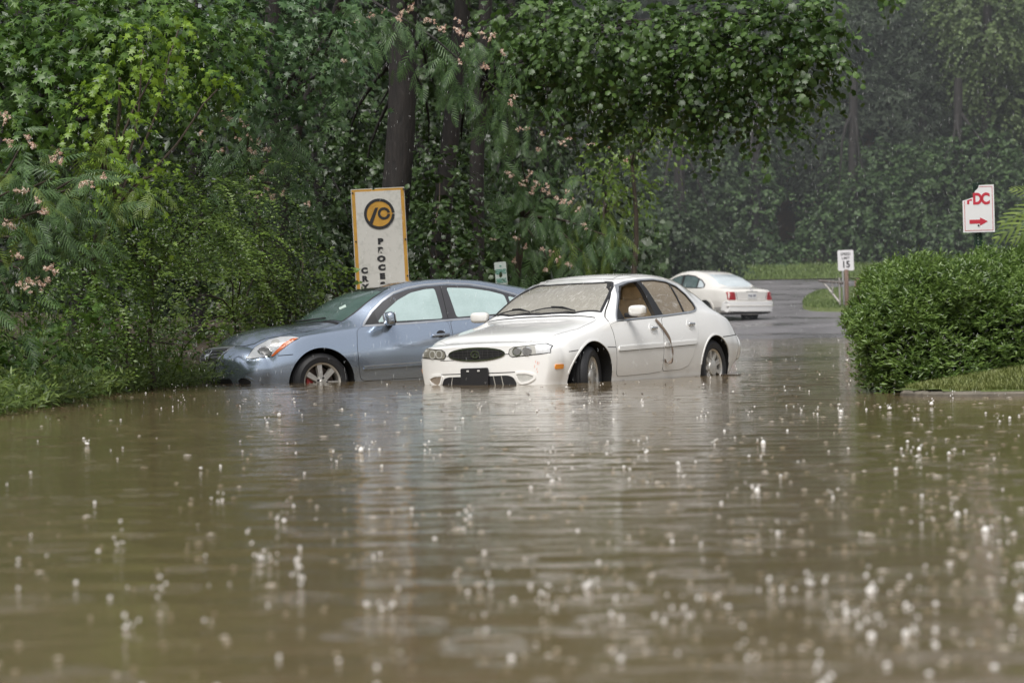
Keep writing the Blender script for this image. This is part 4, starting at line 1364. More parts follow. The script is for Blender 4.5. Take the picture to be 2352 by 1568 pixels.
Z *= .75 + .45 * np.sin(Xg * .9 + 1 + .4 * np.sin(Yg * .5)) * np.sin(Yg * .55)
edge = np.clip((ys - 5) / .5, 0, 1) * np.clip((62 - ys) / 3., 0, 1)
Z *= edge[:, None]; Z[:, 0] = 0; Z[:, -1] = 0; Z[:, 1] = 0; Z[:, -2] = 0
ny, nx = Xg.shape
idx = np.arange(ny * nx).reshape(ny, nx)
F = np.stack([idx[:-1, :-1], idx[:-1, 1:], idx[1:, 1:], idx[1:, :-1]], -1).reshape(-1, 4)
wme = mesh_np('water', np.stack([Xg, Yg, Z], -1).reshape(-1, 3), [F])
wme.shade_smooth()
tag(obj_me('water', wme, wt.m), kind='structure')
# ================================================================== signs, gate
def flat_sign_root(name, c, yaw, tilt, label, cat):
    """sign face looks along local -y"""
    r = empty(name, c, (0, tilt, yaw))
    tag(r, label, cat)
    return r

def face_poly(name, poly, y0, y1, mat, parent, bevel=False):
    return obj_bm(name, prism(poly, y0, y1, 'y'), mat, parent)

YEL = plain('sign_ochre', (.50, .27, .04), .55, var=.2)
INK = plain('sign_black', (.02, .02, .022), .6)
def weathered(name, base, dirt):
    m = NT(name)
    oc = m.obj()
    nz = m.noise(14, 7, .7, oc); n2 = m.noise(2.2, 4, .6, oc)
    f = m.math('ADD', m.math('MULTIPLY', nz.outputs['Fac'], .6), m.math('MULTIPLY', n2.outputs['Fac'], .4))
    m.l(m.ramp(f, [(.36, dirt), (.5, base)]).outputs[0], m.b.inputs['Base Color'])
    m.b.inputs['Roughness'].default_value = .5
    return m.m
SIGNW = weathered('weathered_white', (.58, .57, .53), (.44, .44, .40))

# --- tall business sign
c = at(867, 432, 40.0)
top = c[2]
wS, hS = .715, 2.3
R_ = flat_sign_root('business_sign', (c[0] + .088, 40.0, top - hS), RAD(6), RAD(-2.2), 'tall white board with ochre border, round logo and letters PROCES down its middle', 'sign')
panel_ = face_poly('sign_panel', [(-wS / 2, 0), (wS / 2, 0), (wS / 2, hS), (-wS / 2, hS)], 0, .08, plain('sign_edge', (.5, .5, .47), .5), R_)
b = .052
face_poly('sign_face', [(-wS / 2 + b, .004), (wS / 2 - b, .004), (wS / 2 - b, hS - b * .75), (-wS / 2 + b, hS - b * .75)], -.009, -.001, SIGNW, R_)
bm = bmesh.new()
for pl in ([(-wS / 2 + .008, .003), (-wS / 2 + b, .003), (-wS / 2 + b, hS - b * .75), (-wS / 2 + .008, hS - b * .75)],
           [(wS / 2 - b, .003), (wS / 2 - .008, .003), (wS / 2 - .008, hS - b * .75), (wS / 2 - b, hS - b * .75)],
           [(-wS / 2 + .008, hS - b * .75), (wS / 2 - .008, hS - b * .75), (wS / 2 - .008, hS - .010), (-wS / 2 + .008, hS - .010)]):
    t = prism(pl, -.006, -.001, 'y')
    me_ = bpy.data.meshes.new('t'); t.to_mesh(me_); t.free(); bm.from_mesh(me_); bpy.data.meshes.remove(me_)
obj_bm('sign_border', bm, YEL, R_)
# logo: black ring with a gap at the right, ochre disc, slash and C
lx, lz, lr = .005, hS - .345, .205
def arc_poly(cx, cz, r0, r1, a0, a1, n=48):
    A = [(cx + r1 * math.cos(t), cz + r1 * math.sin(t)) for t in np.linspace(a0, a1, n)]
    B = [(cx + r0 * math.cos(t), cz + r0 * math.sin(t)) for t in np.linspace(a1, a0, n)]
    return A + B
lg = face_poly('logo_disc', ellipse(lx, lz, lr * .9, lr * .9, 48), -.013, -.009, YEL, R_)
face_poly('logo_ring', arc_poly(lx, lz, lr * .82, lr, .05, 2 * PI - .05), -.017, -.010, INK, lg)
face_poly('logo_c', arc_poly(lx + .062, lz + .002, .048, .083, .13, 2 * PI - .13), -.017, -.012, INK, lg)
face_poly('logo_slash', [(lx - .150, lz - .125), (lx - .105, lz - .150), (lx - .012, lz + .085), (lx - .052, lz + .085)], -.0172, -.012, INK, lg)
ltr = NT('letter_black').m
ltr.node_tree.nodes['Principled BSDF'].inputs['Base Color'].default_value = (.02, .02, .022, 1)
zz = hS - .715
for i, chh in enumerate('PROCESS'):
    me_ = text_mesh(chh, .098, .008, .001, 1.3)
    o = obj_me('letter', me_, INK, R_)
    o.location = (.0 , -.0125, zz - .1165 * i)
for i, chh in enumerate('CRY'):
    me_ = text_mesh(chh, .098, .007, .001, 1.2)
    o = obj_me('letter', me_, INK, R_)
    o.location = (-.235, -.0125, zz - .1165 * (3.25 + i * .95))
for sx, szz in ((wS / 2 - .012, hS - .03), (-wS / 2 + .02, hS - .05), (wS / 2 - .02, hS - .70), (-wS / 2 + .03, hS - .70), (wS / 2 - .02, hS - 1.19)):
    bm = bmesh.new(); rg = add_lathe(bm, [(.0001, -.02), (.011, -.016), (.012, -.004)], 8)
    o = obj_bm('bolt', bm, INK, R_); o.location = (sx, 0, szz)
for sx in (-.25, .25):
    bm = bmesh.new(); add_box(bm, (sx, .12, .1), (.08, .07, hS * .9 + 1.0), None, .008)
    obj_bm('sign_post', bm, plain('post_grey', (.2, .2, .19), .6) if 'post_grey' not in bpy.data.materials else bpy.data.materials['post_grey'], R_)

# --- torn FDC sign above the hedge
YF = 27.2
p00 = at(2211, 534.5, YF); p10 = at(2286, 532, YF); p11 = at(2283, 424, YF)
wF = .30; hF = .432
R_ = flat_sign_root('arrow_sign', at(2249, 533.5, YF), RAD(10), RAD(-.6), 'torn white sign with red FDC letters and arrow above the clipped hedge', 'sign')
tear = [(-wF / 2, 0), (wF / 2, 0), (wF / 2, hF), (.008, hF - .004), (.004, hF - .022), (-.008, hF - .038), (-.022, hF - .052), (-.030, hF - .056), (-.032, hF - .066), (-.036, hF - .074), (-.034, hF - .085), (-.040, hF - .096), (-.042, hF - .112), (-.062, hF - .117), (-.085, hF - .125), (-.105, hF - .133), (-.128, hF - .137), (-wF / 2, hF - .142)]
SW = plain('sign_white', (.74, .73, .74), .4, var=.03)
SR = plain('sign_red', (.50, .035, .06), .45, var=.06)
face_poly('sign_panel', tear, 0, .004, SW, R_)
bm = bmesh.new()
def addp(bm, pl, y0, y1):
    t = prism(pl, y0, y1, 'y'); me_ = bpy.data.meshes.new('t'); t.to_mesh(me_); t.free(); bm.from_mesh(me_); bpy.data.meshes.remove(me_)
m_ = .0155; lw = .0042
addp(bm, [(-wF / 2 + m_, m_), (-wF / 2 + m_ + lw, m_), (-wF / 2 + m_ + lw, hF - .146), (-wF / 2 + m_, hF - .147)], -.0016, -.0002)
addp(bm, [(wF / 2 - m_ - lw, m_), (wF / 2 - m_, m_), (wF / 2 - m_, hF - m_), (wF / 2 - m_ - lw, hF - m_)], -.0016, -.0002)
addp(bm, [(-wF / 2 + m_ + lw, m_), (wF / 2 - m_ - lw, m_), (wF / 2 - m_ - lw, m_ + lw), (-wF / 2 + m_ + lw, m_ + lw)], -.0016, -.0002)
addp(bm, [(.012, hF - m_ - lw), (wF / 2 - m_ - lw, hF - m_ - lw), (wF / 2 - m_ - lw, hF - m_), (.012, hF - m_)], -.0016, -.0002)
obj_bm('sign_border', bm, SR, R_)
addp_bm = bmesh.new()
addp(addp_bm, [(-.090, .078), (.010, .079), (.010, .060), (.085, .098), (.012, .135), (.011, .115), (-.090, .115)], -.0016, -.0002)
obj_bm('arrow', addp_bm, SR, R_)
for chh, xx in (('D', -.010), ('C', .066)):
    o = obj_me('letter', text_mesh(chh, .138, .0065, .0007, .86), SR, R_); o.location = (xx, -.0012, .300)
bm = bmesh.new()
addp(bm, [(-.108, .257), (-.087, .257), (-.087, .287), (-.062, .287), (-.062, .303), (-.072, .303), (-.085, .299), (-.108, .292)], -.0016, -.0002)
obj_bm('letter', bm, SR, R_)
bm = bmesh.new(); add_lathe(bm, [(.0001, -.008), (.006, -.007), (.0095, -.001)], 12)
o = obj_bm('bolt', bm, INK, R_); o.location = (-.004, 0, .062)
bm = bmesh.new(); add_lathe(bm, [(.0001, -.008), (.006, -.007), (.0095, -.001)], 12)
o = obj_bm('bolt', bm, INK, R_); o.location = (-.010, 0, hF - .014)
gp_ = plain('dark_green_post', (.012, .03, .02), .4)
bm = bmesh.new()
add_box(bm, (-.004, .028, -.36), (.075, .006, 1.62), None, .002)
for sx in (-.036, .030): add_box(bm, (sx, .017, -.36), (.007, .026, 1.62), None, .002)
obj_bm('sign_post', bm, gp_, R_)
hole = plain('post_hole', (.3, .33, .3), .6)
bm = bmesh.new()
for k in range(9): add_box(bm, (-.004, .0235, -.02 - k * .026), (.006, .004, .010))
obj_bm('post_holes', bm, hole, R_)

# --- speed limit sign
YS = 88.0
R_ = flat_sign_root('speed_sign', at(1943.5, 621.5, YS), RAD(4), RAD(-1.5), 'white speed limit 15 sign behind a wooden gate post', 'sign')
wQ, hQ = .475, .605
face_poly('sign_panel', rounded([(-wQ / 2, 0), (wQ / 2, 0), (wQ / 2, hQ), (-wQ / 2, hQ)], .04), 0, .006, SW, R_)
for tx, sz, z_, bd in (('SPEED', .115, .485, .002), ('LIMIT', .105, .365, .002), ('15', .27, .175, .008)):
    o = obj_me('lettering', text_mesh(tx, sz, bd, .001, .95), INK, R_); o.location = (0, -.003, z_)
bm = bmesh.new(); add_box(bm, (-.10, .03, -.35), (.05, .04, 1.9), None, .005)
obj_bm('sign_post', bm, plain('galvanised', (.4, .4, .4), .5, .4), R_)

# --- gate post, gate, second post
WOOD = bark_mat('post_wood', (.13, .08, .06), (.24, .16, .12))
def wooden_post(px, py_top, Y, rad, label):
    p = at(px, py_top, Y)
    z0 = float(lot_h(Y))
    bm = bmesh.new()
    add_tube(bm, [(0, 0, -.1), (0, 0, (p[2] - z0) * .5), (0, 0, p[2] - z0 - .015), (0, 0, p[2] - z0)], [rad * 1.04, rad, rad, rad * .85], 14)
    o = obj_bm('wooden_post', bm, WOOD, None, 50)
    o.location = (p[0], p[1], z0)
    tag(o, label, 'post')
    return p
pp = wooden_post(1944, 615 + 4, 87.6, .062, 'brown wooden post with the speed limit sign behind its top')
p2 = wooden_post(1969, 640, 90, .085, 'second orange brown post, half hidden by the clipped hedge')
GAL = plain('gate_metal', (.34, .32, .30), .5, .2, var=.2)
gdark = plain('gate_dark', (.13, .11, .10), .6)
A0 = at(1881, 645, 88.3); A1 = at(1936, 650, 87.6)
R_ = empty('swing_gate', (A1[0], A1[1], 0)); tag(R_, 'grey metal swing gate with diagonal brace beside the wooden post', 'gate')
def gate_bar(name, P0, P1, r, mat):
    o0 = np.array([A1[0], A1[1], 0])
    bm = bmesh.new(); add_tube(bm, [Vector(P0 - o0), Vector(P1 - o0)], r, 8)
    return obj_bm(name, bm, mat, R_, 50)
gate_bar('top_rail', A0, A1, .035, gdark)
gate_bar('brace', at(1891, 648, 88.2), at(1929, 695, 87.7), .035, GAL)
gate_bar('upright', at(1912, 650, 87.9), at(1912.5, 673, 87.9), .026, GAL)
gate_bar('hinge_post', at(1928, 637, 87.7), at(1929.5, 700, 87.7), .032, GAL)

# --- reserved parking sign
YR = 46.5
R_ = flat_sign_root('parking_sign', at(1153, 656, YR), RAD(28), RAD(-4.5), 'small white and green RESERVED PARKING sign leaning behind the cars', 'sign')
wR, hR = .205, .37
GREEN = plain('sign_green', (.03, .26, .19), .5, var=.05)
face_poly('sign_panel', rounded([(-wR / 2, -.1), (wR / 2, -.1), (wR / 2, hR), (-wR / 2, hR)], .02), 0, .006, plain('sign_offwhite', (.58, .66, .62), .5, var=.05), R_)
for tx, z_, sz in (('RESERVED', .215, .105), ('PARKING', .075, .105)):
    o = obj_me('lettering', text_mesh(tx, sz, .002, .001, .40), GREEN, R_); o.location = (0, -.003, z_)
bm = bmesh.new()
add_box(bm, (0, -.003, .305), (.03, .004, .02))
obj_bm('sign_mark', bm, GREEN, R_)
bm = bmesh.new(); add_box(bm, (0, .03, -.6), (.05, .03, 1.9), None, .004)
obj_bm('sign_post', bm, bpy.data.materials['galvanised'], R_)
# ================================================================== plants
def norm(a):
    return a / (np.linalg.norm(a, axis=-1, keepdims=True) + 1e-9)

def t_fan(outline, c=(0, .42), cup=-.18):
    V = [(c[0], c[1], .05)] + [(x, y, cup * ((x - c[0]) ** 2 + (y - c[1]) ** 2)) for x, y in outline]
    n = len(outline)
    return np.array(V, float), [np.array([(0, 1 + i, 1 + (i + 1) % n) for i in range(n)])]

def t_star():
    o = [(0, 0)]
    for a, r_ in ((-24, .50), (3, .19), (28, .58), (60, .20), (90, .60), (120, .20), (152, .58), (177, .19), (204, .50)):
        o.append((r_ * math.cos(RAD(a)), .42 + r_ * math.sin(RAD(a))))
    return t_fan(o)

def t_lobed():
    o = [(0, 0), (.22, .06), (.46, .16), (.36, .36), (.52, .62), (.26, .70), (.16, .98), (0, .86), (-.16, .98), (-.26, .70), (-.52, .62), (-.36, .36), (-.46, .16), (-.22, .06)]
    return t_fan(o, (0, .45), -.22)

def t_oval(w=.25, fold=.08):
    V = np.array([(0, 0, 0), (w, .42, fold), (0, 1, -.06), (-w, .42, fold), (0, .45, 0)], float)
    return V, [np.array([(0, 1, 4), (1, 2, 4), (2, 3, 4), (3, 0, 4)])]

def t_quad(w=.5):
    return np.array([(0, 0, 0), (w, .5, .06), (0, 1, -.05), (-w, .5, .06)], float), [np.array([(0, 1, 2, 3)])]

def t_frond(pairs=9):
    V, F = [], []
    def strip(pts, w):
        for i, (p, s) in enumerate(pts):
            k = w * (1 if i < len(pts) - 1 else .35)
            V.append(p - s * k); V.append(p + s * k)
            if i:
                b = len(V) - 4
                F.append((b, b + 1, b + 3, b + 2))
    def rz(t): return -.32 * t * t
    strip([(np.array([0, t, rz(t)]), np.array([1, 0, 0])) for t in np.linspace(0, 1, 5)], .006)
    for k in range(pairs):
        t = .14 + .86 * k / (pairs - 1)
        ln = .30 * (math.sin(PI * (.18 + .74 * k / (pairs - 1))) ** .7)
        for s in (1, -1):
            ang = RAD(62 - 34 * k / (pairs - 1))
            d = np.array([s * math.sin(ang), math.cos(ang), -.25]); d /= np.linalg.norm(d)
            side = np.array([d[1], -d[0], 0]) ; side /= np.linalg.norm(side)
            o = np.array([0, t, rz(t)])
            strip([(o + d * ln * q + np.array([0, 0, -.35 * ln * q * q]), side) for q in (0.02, .5, 1)], .021)
    return np.array(V, float), [np.array(F)]

TPL = dict(star=t_star(), lobed=t_lobed(), oval=t_oval(), lance=t_oval(.12, .04), quad=t_quad(), holly=t_oval(.15, .09), frond=t_frond(), heart=t_oval(.40, .07))

def leaves(tpl, P, fwd, nrm, scale):
    V, Fs = TPL[tpl]
    fwd = norm(fwd)
    nrm = norm(nrm - fwd * np.sum(nrm * fwd, 1, keepdims=True))
    side = np.cross(fwd, nrm)
    n, m = len(P), len(V)
    W_ = P[:, None, :] + scale[:, None, None] * (V[None, :, 0:1] * side[:, None] + V[None, :, 1:2] * fwd[:, None] + V[None, :, 2:3] * nrm[:, None])
    off = (np.arange(n) * m)[:, None, None]
    return W_.reshape(-1, 3), [(off + f[None]).reshape(-1, f.shape[1]) for f in Fs]

def rdir(n, up=0.):
    v = norm(rng.normal(size=(n, 3)))
    v[:, 2] += up
    return norm(v)

UP = np.array([0, 0, 1.]); TOCAM = np.array([0, -1., 0])

def spray_leaves(C, D, out, L, k, size, droop=.5, spread=.8, hang=.4, face=.7, jit=.35):
    """k leaves on each of the twigs starting at C along D"""
    n = len(C)
    t = (np.arange(k) + .6) / k
    Ls = L * rng.uniform(.6, 1.25, n)
    P = C[:, None] + D[:, None] * (Ls[:, None] * t)[..., None] - UP * (droop * Ls[:, None] * (t ** 2))[..., None]
    sd = norm(np.cross(D, UP) + 1e-4)
    sgn = np.where(np.arange(k) % 2 == 0, 1., -1.)
    f = D[:, None] * .55 + sd[:, None] * (sgn * spread)[None, :, None] - UP * hang + rng.normal(size=(n, k, 3)) * jit
    nr = UP * (1 - face) + out[:, None] * face + TOCAM * .15 + rng.normal(size=(n, k, 3)) * jit
    s = size * rng.uniform(.6, 1.15, (n, k)) * (1.05 - .35 * t[None])
    P = P + rng.normal(size=P.shape) * size * .12
    return P.reshape(-1, 3), f.reshape(-1, 3), nr.reshape(-1, 3), s.ravel()

def blob(px, py, Y, rx, rz, ry=None):
    c = at(px, py, Y)
    k = Y / FPX
    return c, np.array([rx * k, (ry if ry else max(rx, rz) * k * .8), rz * k])

def crown(name, tpl, blobs, dens, size, mat, parent, L=.4, k=9, droop=.5, spread=.8, hang=.4, face=.65, tilt=-.15, fill=.5, jit=.35, hole=None, bias=(0, 0, 0)):
    """blobs: (px,py,Y,rx,rz[,ry[,weight]]); dens: twigs per square metre of blob outline"""
    A = []
    for b in blobs:
        w = b[6] if len(b) > 6 else 1.
        c, R_ = blob(*b[:5], b[5] if len(b) > 5 else None)
        n = max(6, int(dens * w * PI * R_[0] * R_[2]))
        u = rdir(n)
        r_ = fill + (1 - fill) * rng.random(n) ** .5
        r_ *= 1 + .18 * np.sin(u[:, 0] * 7 + c[0] * 3) * np.cos(u[:, 2] * 6 + c[2])
        C = c + u * r_[:, None] * R_
        out = norm(u * np.array([1, 1, 1]) / 1)
        D = norm(u * .8 + rng.normal(size=(n, 3)) * .45 + UP * tilt + np.array(bias))
        A.append(spray_leaves(C, D, out, L, k, size, droop, spread, hang, face, jit))
    P, f, nr, s = (np.concatenate([a[i] for a in A]) for i in range(4))
    if hole is not None:
        q = P - cam_pos
        w = q @ c_f
        hx = CX + FPX * (q @ c_r) / w; hy = CY - FPX * (q @ c_u) / w
        kp = np.ones(len(P), bool)
        for (a, b_, ra, rb) in hole:
            kp &= ((hx - a) / ra) ** 2 + ((hy - b_) / rb) ** 2 > 1
        P, f, nr, s = P[kp], f[kp], nr[kp], s[kp]
    if len(P) and P[:, 1].max() > 30 and P[:, 1].min() < 36:        # nothing grows through the blue car or out over the water beside it
        kp = ~((P[:, 0] > -3.62) & (P[:, 1] < 35.5) & (P[:, 2] < 1.15))
        P, f, nr, s = P[kp], f[kp], nr[kp], s[kp]
    V, Fs = leaves(tpl, P, f, nr, s)
    o = obj_me(name, mesh_np(name, V, Fs), mat, parent)
    return o

def wob(a, b, n=8, amp=.08, sag=0.):
    a = np.array(a, float); b = np.array(b, float)
    L = np.linalg.norm(b - a)
    pts = []
    ph = rng.uniform(0, 6, 3)
    for t in np.linspace(0, 1, n):
        p = a + (b - a) * t
        e = math.sin(t * PI)
        p = p + e * amp * L * np.array([math.sin(3 * t + ph[0]), math.sin(2.5 * t + ph[1]), .4 * math.sin(3 * t + ph[2])]) * .5
        p[2] -= sag * e * L
        pts.append(p)
    return pts

def trunk_obj(pts, r0, r1, mat, parent, name='trunk', n=14, limbs=()):
    bm = bmesh.new()
    k = len(pts)
    rad = [r0 + (r1 - r0) * i / (k - 1) for i in range(k)]
    rad[0] *= 1.25
    add_tube(bm, pts, rad, n)
    for (lp, a, b) in limbs:
        add_tube(bm, lp, [a + (b - a) * i / (len(lp) - 1) for i in range(len(lp))], 7)
    for v in bm.verts:
        v.co += v.normal * 0
    return obj_bm(name, bm, mat, parent, 60)

def plant(name, base, label, cat, group=None):
    r = empty(name, (0, 0, 0))
    tag(r, label, cat, group)
    return r

BARK = bark_mat('dark_bark', (.006, .005, .0045), (.024, .019, .016))
TWIG = bark_mat('twig_bark', (.03, .022, .015), (.08, .06, .04))

def limbs_to(start, blobs, r=.05, jit=.1):
    out = []
    for b in blobs:
        c, R_ = blob(*b[:5], b[5] if len(b) > 5 else None)
        out.append((wob(start, c, 7, .12, -.05), r, .008))
    return out

# ---- blossoms of the silk trees: a tuft of fine rays hanging in threes
def blossom_mesh(name, sz):
    V, F3, idx = [], [], 0
    for k in range(4):
        o = rng.normal(size=3) * sz * .55
        ax = norm(np.array([rng.normal() * .5, rng.normal() * .5, -.8 + rng.random() * 1.2])[None])[0]
        for j in range(14):
            d = norm((ax * 1.0 + rng.normal(size=3) * .55)[None])[0]
            s = norm(np.cross(d, rng.normal(size=3))[None])[0] * sz * .10
            tip = o + d * sz * rng.uniform(.6, 1.1)
            V += [o - s * .3, o + s * .3, tip + s, tip - s]
            F3.append((idx, idx + 1, idx + 2, idx + 3)); idx += 4
    return mesh_np(name, np.array(V), [np.array(F3)])

pk = NT('silk_blossom')
g_ = pk.n('NewGeometry')
pk.l(pk.ramp(g_.outputs['Random Per Island'], [(.1, (.50, .28, .22)), (.4, (.66, .46, .38)), (.7, (.72, .60, .42)), (1., (.80, .70, .66))]).outputs[0], pk.b.inputs['Base Color'])
pk.b.inputs['Roughness'].default_value = .7
BLOOM = [blossom_mesh('blossom', .038) for _ in range(5)]
for me_ in BLOOM: me_.materials.append(pk.m)

def blossoms(parent, pts, Y, size=1., jy=.3):
    for i, (px, py) in enumerate(pts):
        p = at(px, py, Y + rng.uniform(-jy, jy))
        o = bpy.data.objects.new('blossom', BLOOM[i % 5])
        COL.objects.link(o)
        o.parent = parent
        o.location = p
        o.scale = (size,) * 3
        o.rotation_euler = (rng.uniform(-.4, .4), rng.uniform(-.4, .4), rng.uniform(0, 6))

# ---- leaf colours (base colours)
G_GUM = leaf_mat('gum_leaf', (.020, .055, .012), (.100, .185, .032), .25)
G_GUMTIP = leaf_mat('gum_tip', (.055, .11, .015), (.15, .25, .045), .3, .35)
G_GUM2 = leaf_mat('gum_leaf_cool', (.022, .055, .020), (.085, .155, .055), .25)
G_BRIGHT = leaf_mat('young_leaf', (.065, .13, .010), (.21, .33, .035), .35)
G_SILK = leaf_mat('silk_frond', (.024, .056, .020), (.090, .160, .052), .2, .5)
G_SILKY = leaf_mat('silk_frond_yellow', (.06, .10, .015), (.15, .21, .04), .25, .5)
G_PRIVET = leaf_mat('privet_leaf', (.022, .052, .008), (.105, .175, .028), .25, .35, 2.2)
G_PRIVET2 = leaf_mat('privet_leaf_yellow', (.026, .056, .008), (.125, .185, .028), .28, .38, 2.2)
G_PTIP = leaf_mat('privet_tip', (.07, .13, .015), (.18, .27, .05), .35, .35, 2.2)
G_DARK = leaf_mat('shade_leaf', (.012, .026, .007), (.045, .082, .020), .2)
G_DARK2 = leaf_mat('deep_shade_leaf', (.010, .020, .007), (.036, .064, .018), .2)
G_POPLAR = leaf_mat('poplar_leaf', (.016, .040, .010), (.085, .152, .035), .25, .40)
G_YG = leaf_mat('yellow_green_leaf', (.05, .09, .012), (.15, .24, .035), .35)
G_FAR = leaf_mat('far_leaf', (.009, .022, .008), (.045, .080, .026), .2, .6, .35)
G_FAR2 = leaf_mat('far_ivy_leaf', (.011, .032, .009), (.060, .112, .030), .2, .6, .5)
G_FARY = leaf_mat('far_light_leaf', (.04, .07, .02), (.11, .16, .05), .25, .6, .5)
G_PINE = leaf_mat('far_pine_needle', (.010, .020, .010), (.040, .062, .030), .1, .7, .3)
G_HEDGE = leaf_mat('hedge_leaf', (.034, .075, .014), (.165, .250, .060), .25, .28, 3.5)
G_WEED = leaf_mat('weed_leaf', (.028, .058, .010), (.14, .20, .045), .3, .45, 1.8)

# ---------------------------------------------------------------- left bank
# big sweetgum at the upper left
r_ = plant('sweetgum_tree', None, 'large sweetgum with star shaped leaves filling the upper left corner', 'tree')
bl = [(50, 60, 30.5, 130, 90), (190, 110, 30, 120, 90), (80, 190, 29.5, 120, 90), (330, 70, 30.5, 140, 80), (450, 50, 31, 110, 70), (470, 150, 31, 80, 70), (30, 300, 29.5, 90, 60), (210, 20, 31.5, 200, 60), (390, 190, 31, 110, 60), (520, 110, 31.5, 60, 60), (140, 270, 30, 110, 60), (-40, 130, 30, 90, 130), (430, 240, 31.4, 70, 40)]
b0 = at(-60, 900, 32)
trunk_obj(wob((b0[0], 32.5, .1), at(60, -150, 32.5), 10, .08), .16, .10, BARK, r_, limbs=limbs_to(at(20, 330, 32.5), bl, .045))
crown('crown', 'star', bl, 95, .135, G_GUM, r_, .42, 8, .6, .8, .7, .6)
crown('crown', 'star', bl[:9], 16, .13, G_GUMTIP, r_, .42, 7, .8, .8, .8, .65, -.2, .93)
# young bright gum in front of it
r_ = plant('young_gum_tree', None, 'bright yellow green young gum with drooping leafy branches in front of the dark sweetgum', 'tree')
bl = [(245, 230, 28.6, 70, 60), (295, 320, 28.4, 55, 80), (200, 300, 28.6, 60, 50), (330, 110, 29.4, 70, 60), (285, 410, 28.4, 50, 55), (410, 70, 29.6, 50, 60), (500, 205, 29.8, 20, 40), (360, 400, 28.8, 35, 40), (240, 400, 28.6, 45, 40), (350, 170, 29.2, 50, 40)]
trunk_obj(wob(at(235, 860, 31.0), at(275, 180, 29.3), 10, .10), .03, .015, TWIG, r_, limbs=limbs_to(at(262, 480, 29.3), bl, .016))
crown('crown', 'star', bl, 75, .095, G_BRIGHT, r_, .35, 8, 1.0, .7, 1.0, .65, -.3)
# second sweetgum, cooler green
r_ = plant('sweetgum_tree', None, 'grey green sweetgum with star leaves at the top, left of the thick trunk', 'tree')
bl = [(610, 50, 34.5, 120, 70), (720, 90, 34.5, 90, 60), (560, 170, 34.5, 70, 50), (690, 180, 35, 90, 50), (790, 30, 35, 80, 45), (630, 250, 35.5, 80, 35), (760, 140, 35.2, 60, 40), (540, 60, 34.5, 60, 60)]
trunk_obj(wob((at(640, 880, 38)[0], 38, .3), at(640, -150, 37.5), 9, .05), .14, .09, BARK, r_, limbs=limbs_to(at(640, 250, 37.8), bl, .04))
crown('crown', 'star', bl, 85, .135, G_GUM2, r_, .42, 8, .7, .8, .8, .6)

# silk tree at the left edge
r_ = plant('silk_tree', None, 'feathery silk tree with pink tufts reaching in from the left edge', 'tree')
bl = [(50, 330, 26, 75, 40), (120, 410, 26, 120, 45), (60, 500, 25.6, 90, 60), (190, 400, 26.5, 80, 40), (50, 620, 25.4, 80, 70), (240, 410, 26.8, 55, 35), (20, 440, 25, 50, 60), (110, 560, 25.8, 60, 50), (140, 470, 26.2, 90, 45), (30, 700, 25.3, 60, 35)]
trunk_obj(wob((at(-120, 920, 26)[0], 26, .1), at(-90, 300, 26), 8, .08), .08, .05, TWIG, r_, limbs=limbs_to(at(-100, 560, 26), bl, .022))
crown('crown', 'frond', bl, 58, .34, G_SILK, r_, .35, 3, .5, .7, .35, .25, .1, .35, .25)
crown('crown', 'frond', [(20, 480, 24.8, 40, 50), (170, 345, 26.2, 60, 25), (300, 430, 26.8, 30, 25)], 40, .30, G_SILKY, r_, .3, 3, .6, .7, .6, .25)  # a few fronds with yellow light put into their leaf colour
blossoms(r_, [(5, 268), (14, 275), (62, 318), (70, 335), (75, 330), (16, 330), (133, 352), (140, 372), (120, 364), (190, 420), (200, 425), (40, 437), (55, 440), (85, 460), (98, 482), (105, 488), (15, 513), (28, 520), (48, 652), (62, 640), (70, 655), (85, 645), (105, 618), (118, 612), (112, 640), (98, 660), (32, 585), (45, 590), (240, 405), (125, 622), (58, 668)], 24.9, .8, .25)

# privet shrubs
def shrub(label, bl, dens, size, mat, stem_at, L=.5, k=16, tpl='oval', name='privet_shrub', droop=.9, face=.5, tilt=.1, tips=None, bias=(0, 0, 0)):
    r = plant(name, None, label, 'shrub')
    crown('crown', tpl, bl, dens, size, mat, r, L, k, droop, 1.0, .25, face, tilt, .35, .3, None, bias)
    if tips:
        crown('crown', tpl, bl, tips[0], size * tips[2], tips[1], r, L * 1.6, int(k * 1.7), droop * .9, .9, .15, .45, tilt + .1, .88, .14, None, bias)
    trunk_obj(wob((stem_at[0], stem_at[1], .0), (stem_at[0], stem_at[1], stem_at[2]), 6, .1), .03, .012, TWIG, r, 'stem', 8, limbs_to(stem_at, bl, .012))
    return r
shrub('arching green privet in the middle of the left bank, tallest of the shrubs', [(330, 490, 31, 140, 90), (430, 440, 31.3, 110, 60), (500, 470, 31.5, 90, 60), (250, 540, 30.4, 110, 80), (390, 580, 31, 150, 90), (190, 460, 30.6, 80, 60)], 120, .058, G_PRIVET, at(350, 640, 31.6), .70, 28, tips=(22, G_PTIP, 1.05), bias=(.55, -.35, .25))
shrub('yellowish privet with drooping tips close to the blue car bonnet', [(490, 610, 34.6, 100, 100), (560, 680, 36.6, 90, 80), (610, 610, 36.8, 70, 80), (520, 540, 35, 90, 60), (640, 690, 37.4, 70, 50), (430, 690, 33.6, 80, 70), (490, 730, 35.8, 60, 50)], 115, .058, G_PRIVET2, at(540, 740, 36.5), .70, 28, tips=(20, G_PTIP, 1.05), bias=(.5, -.35, .25))
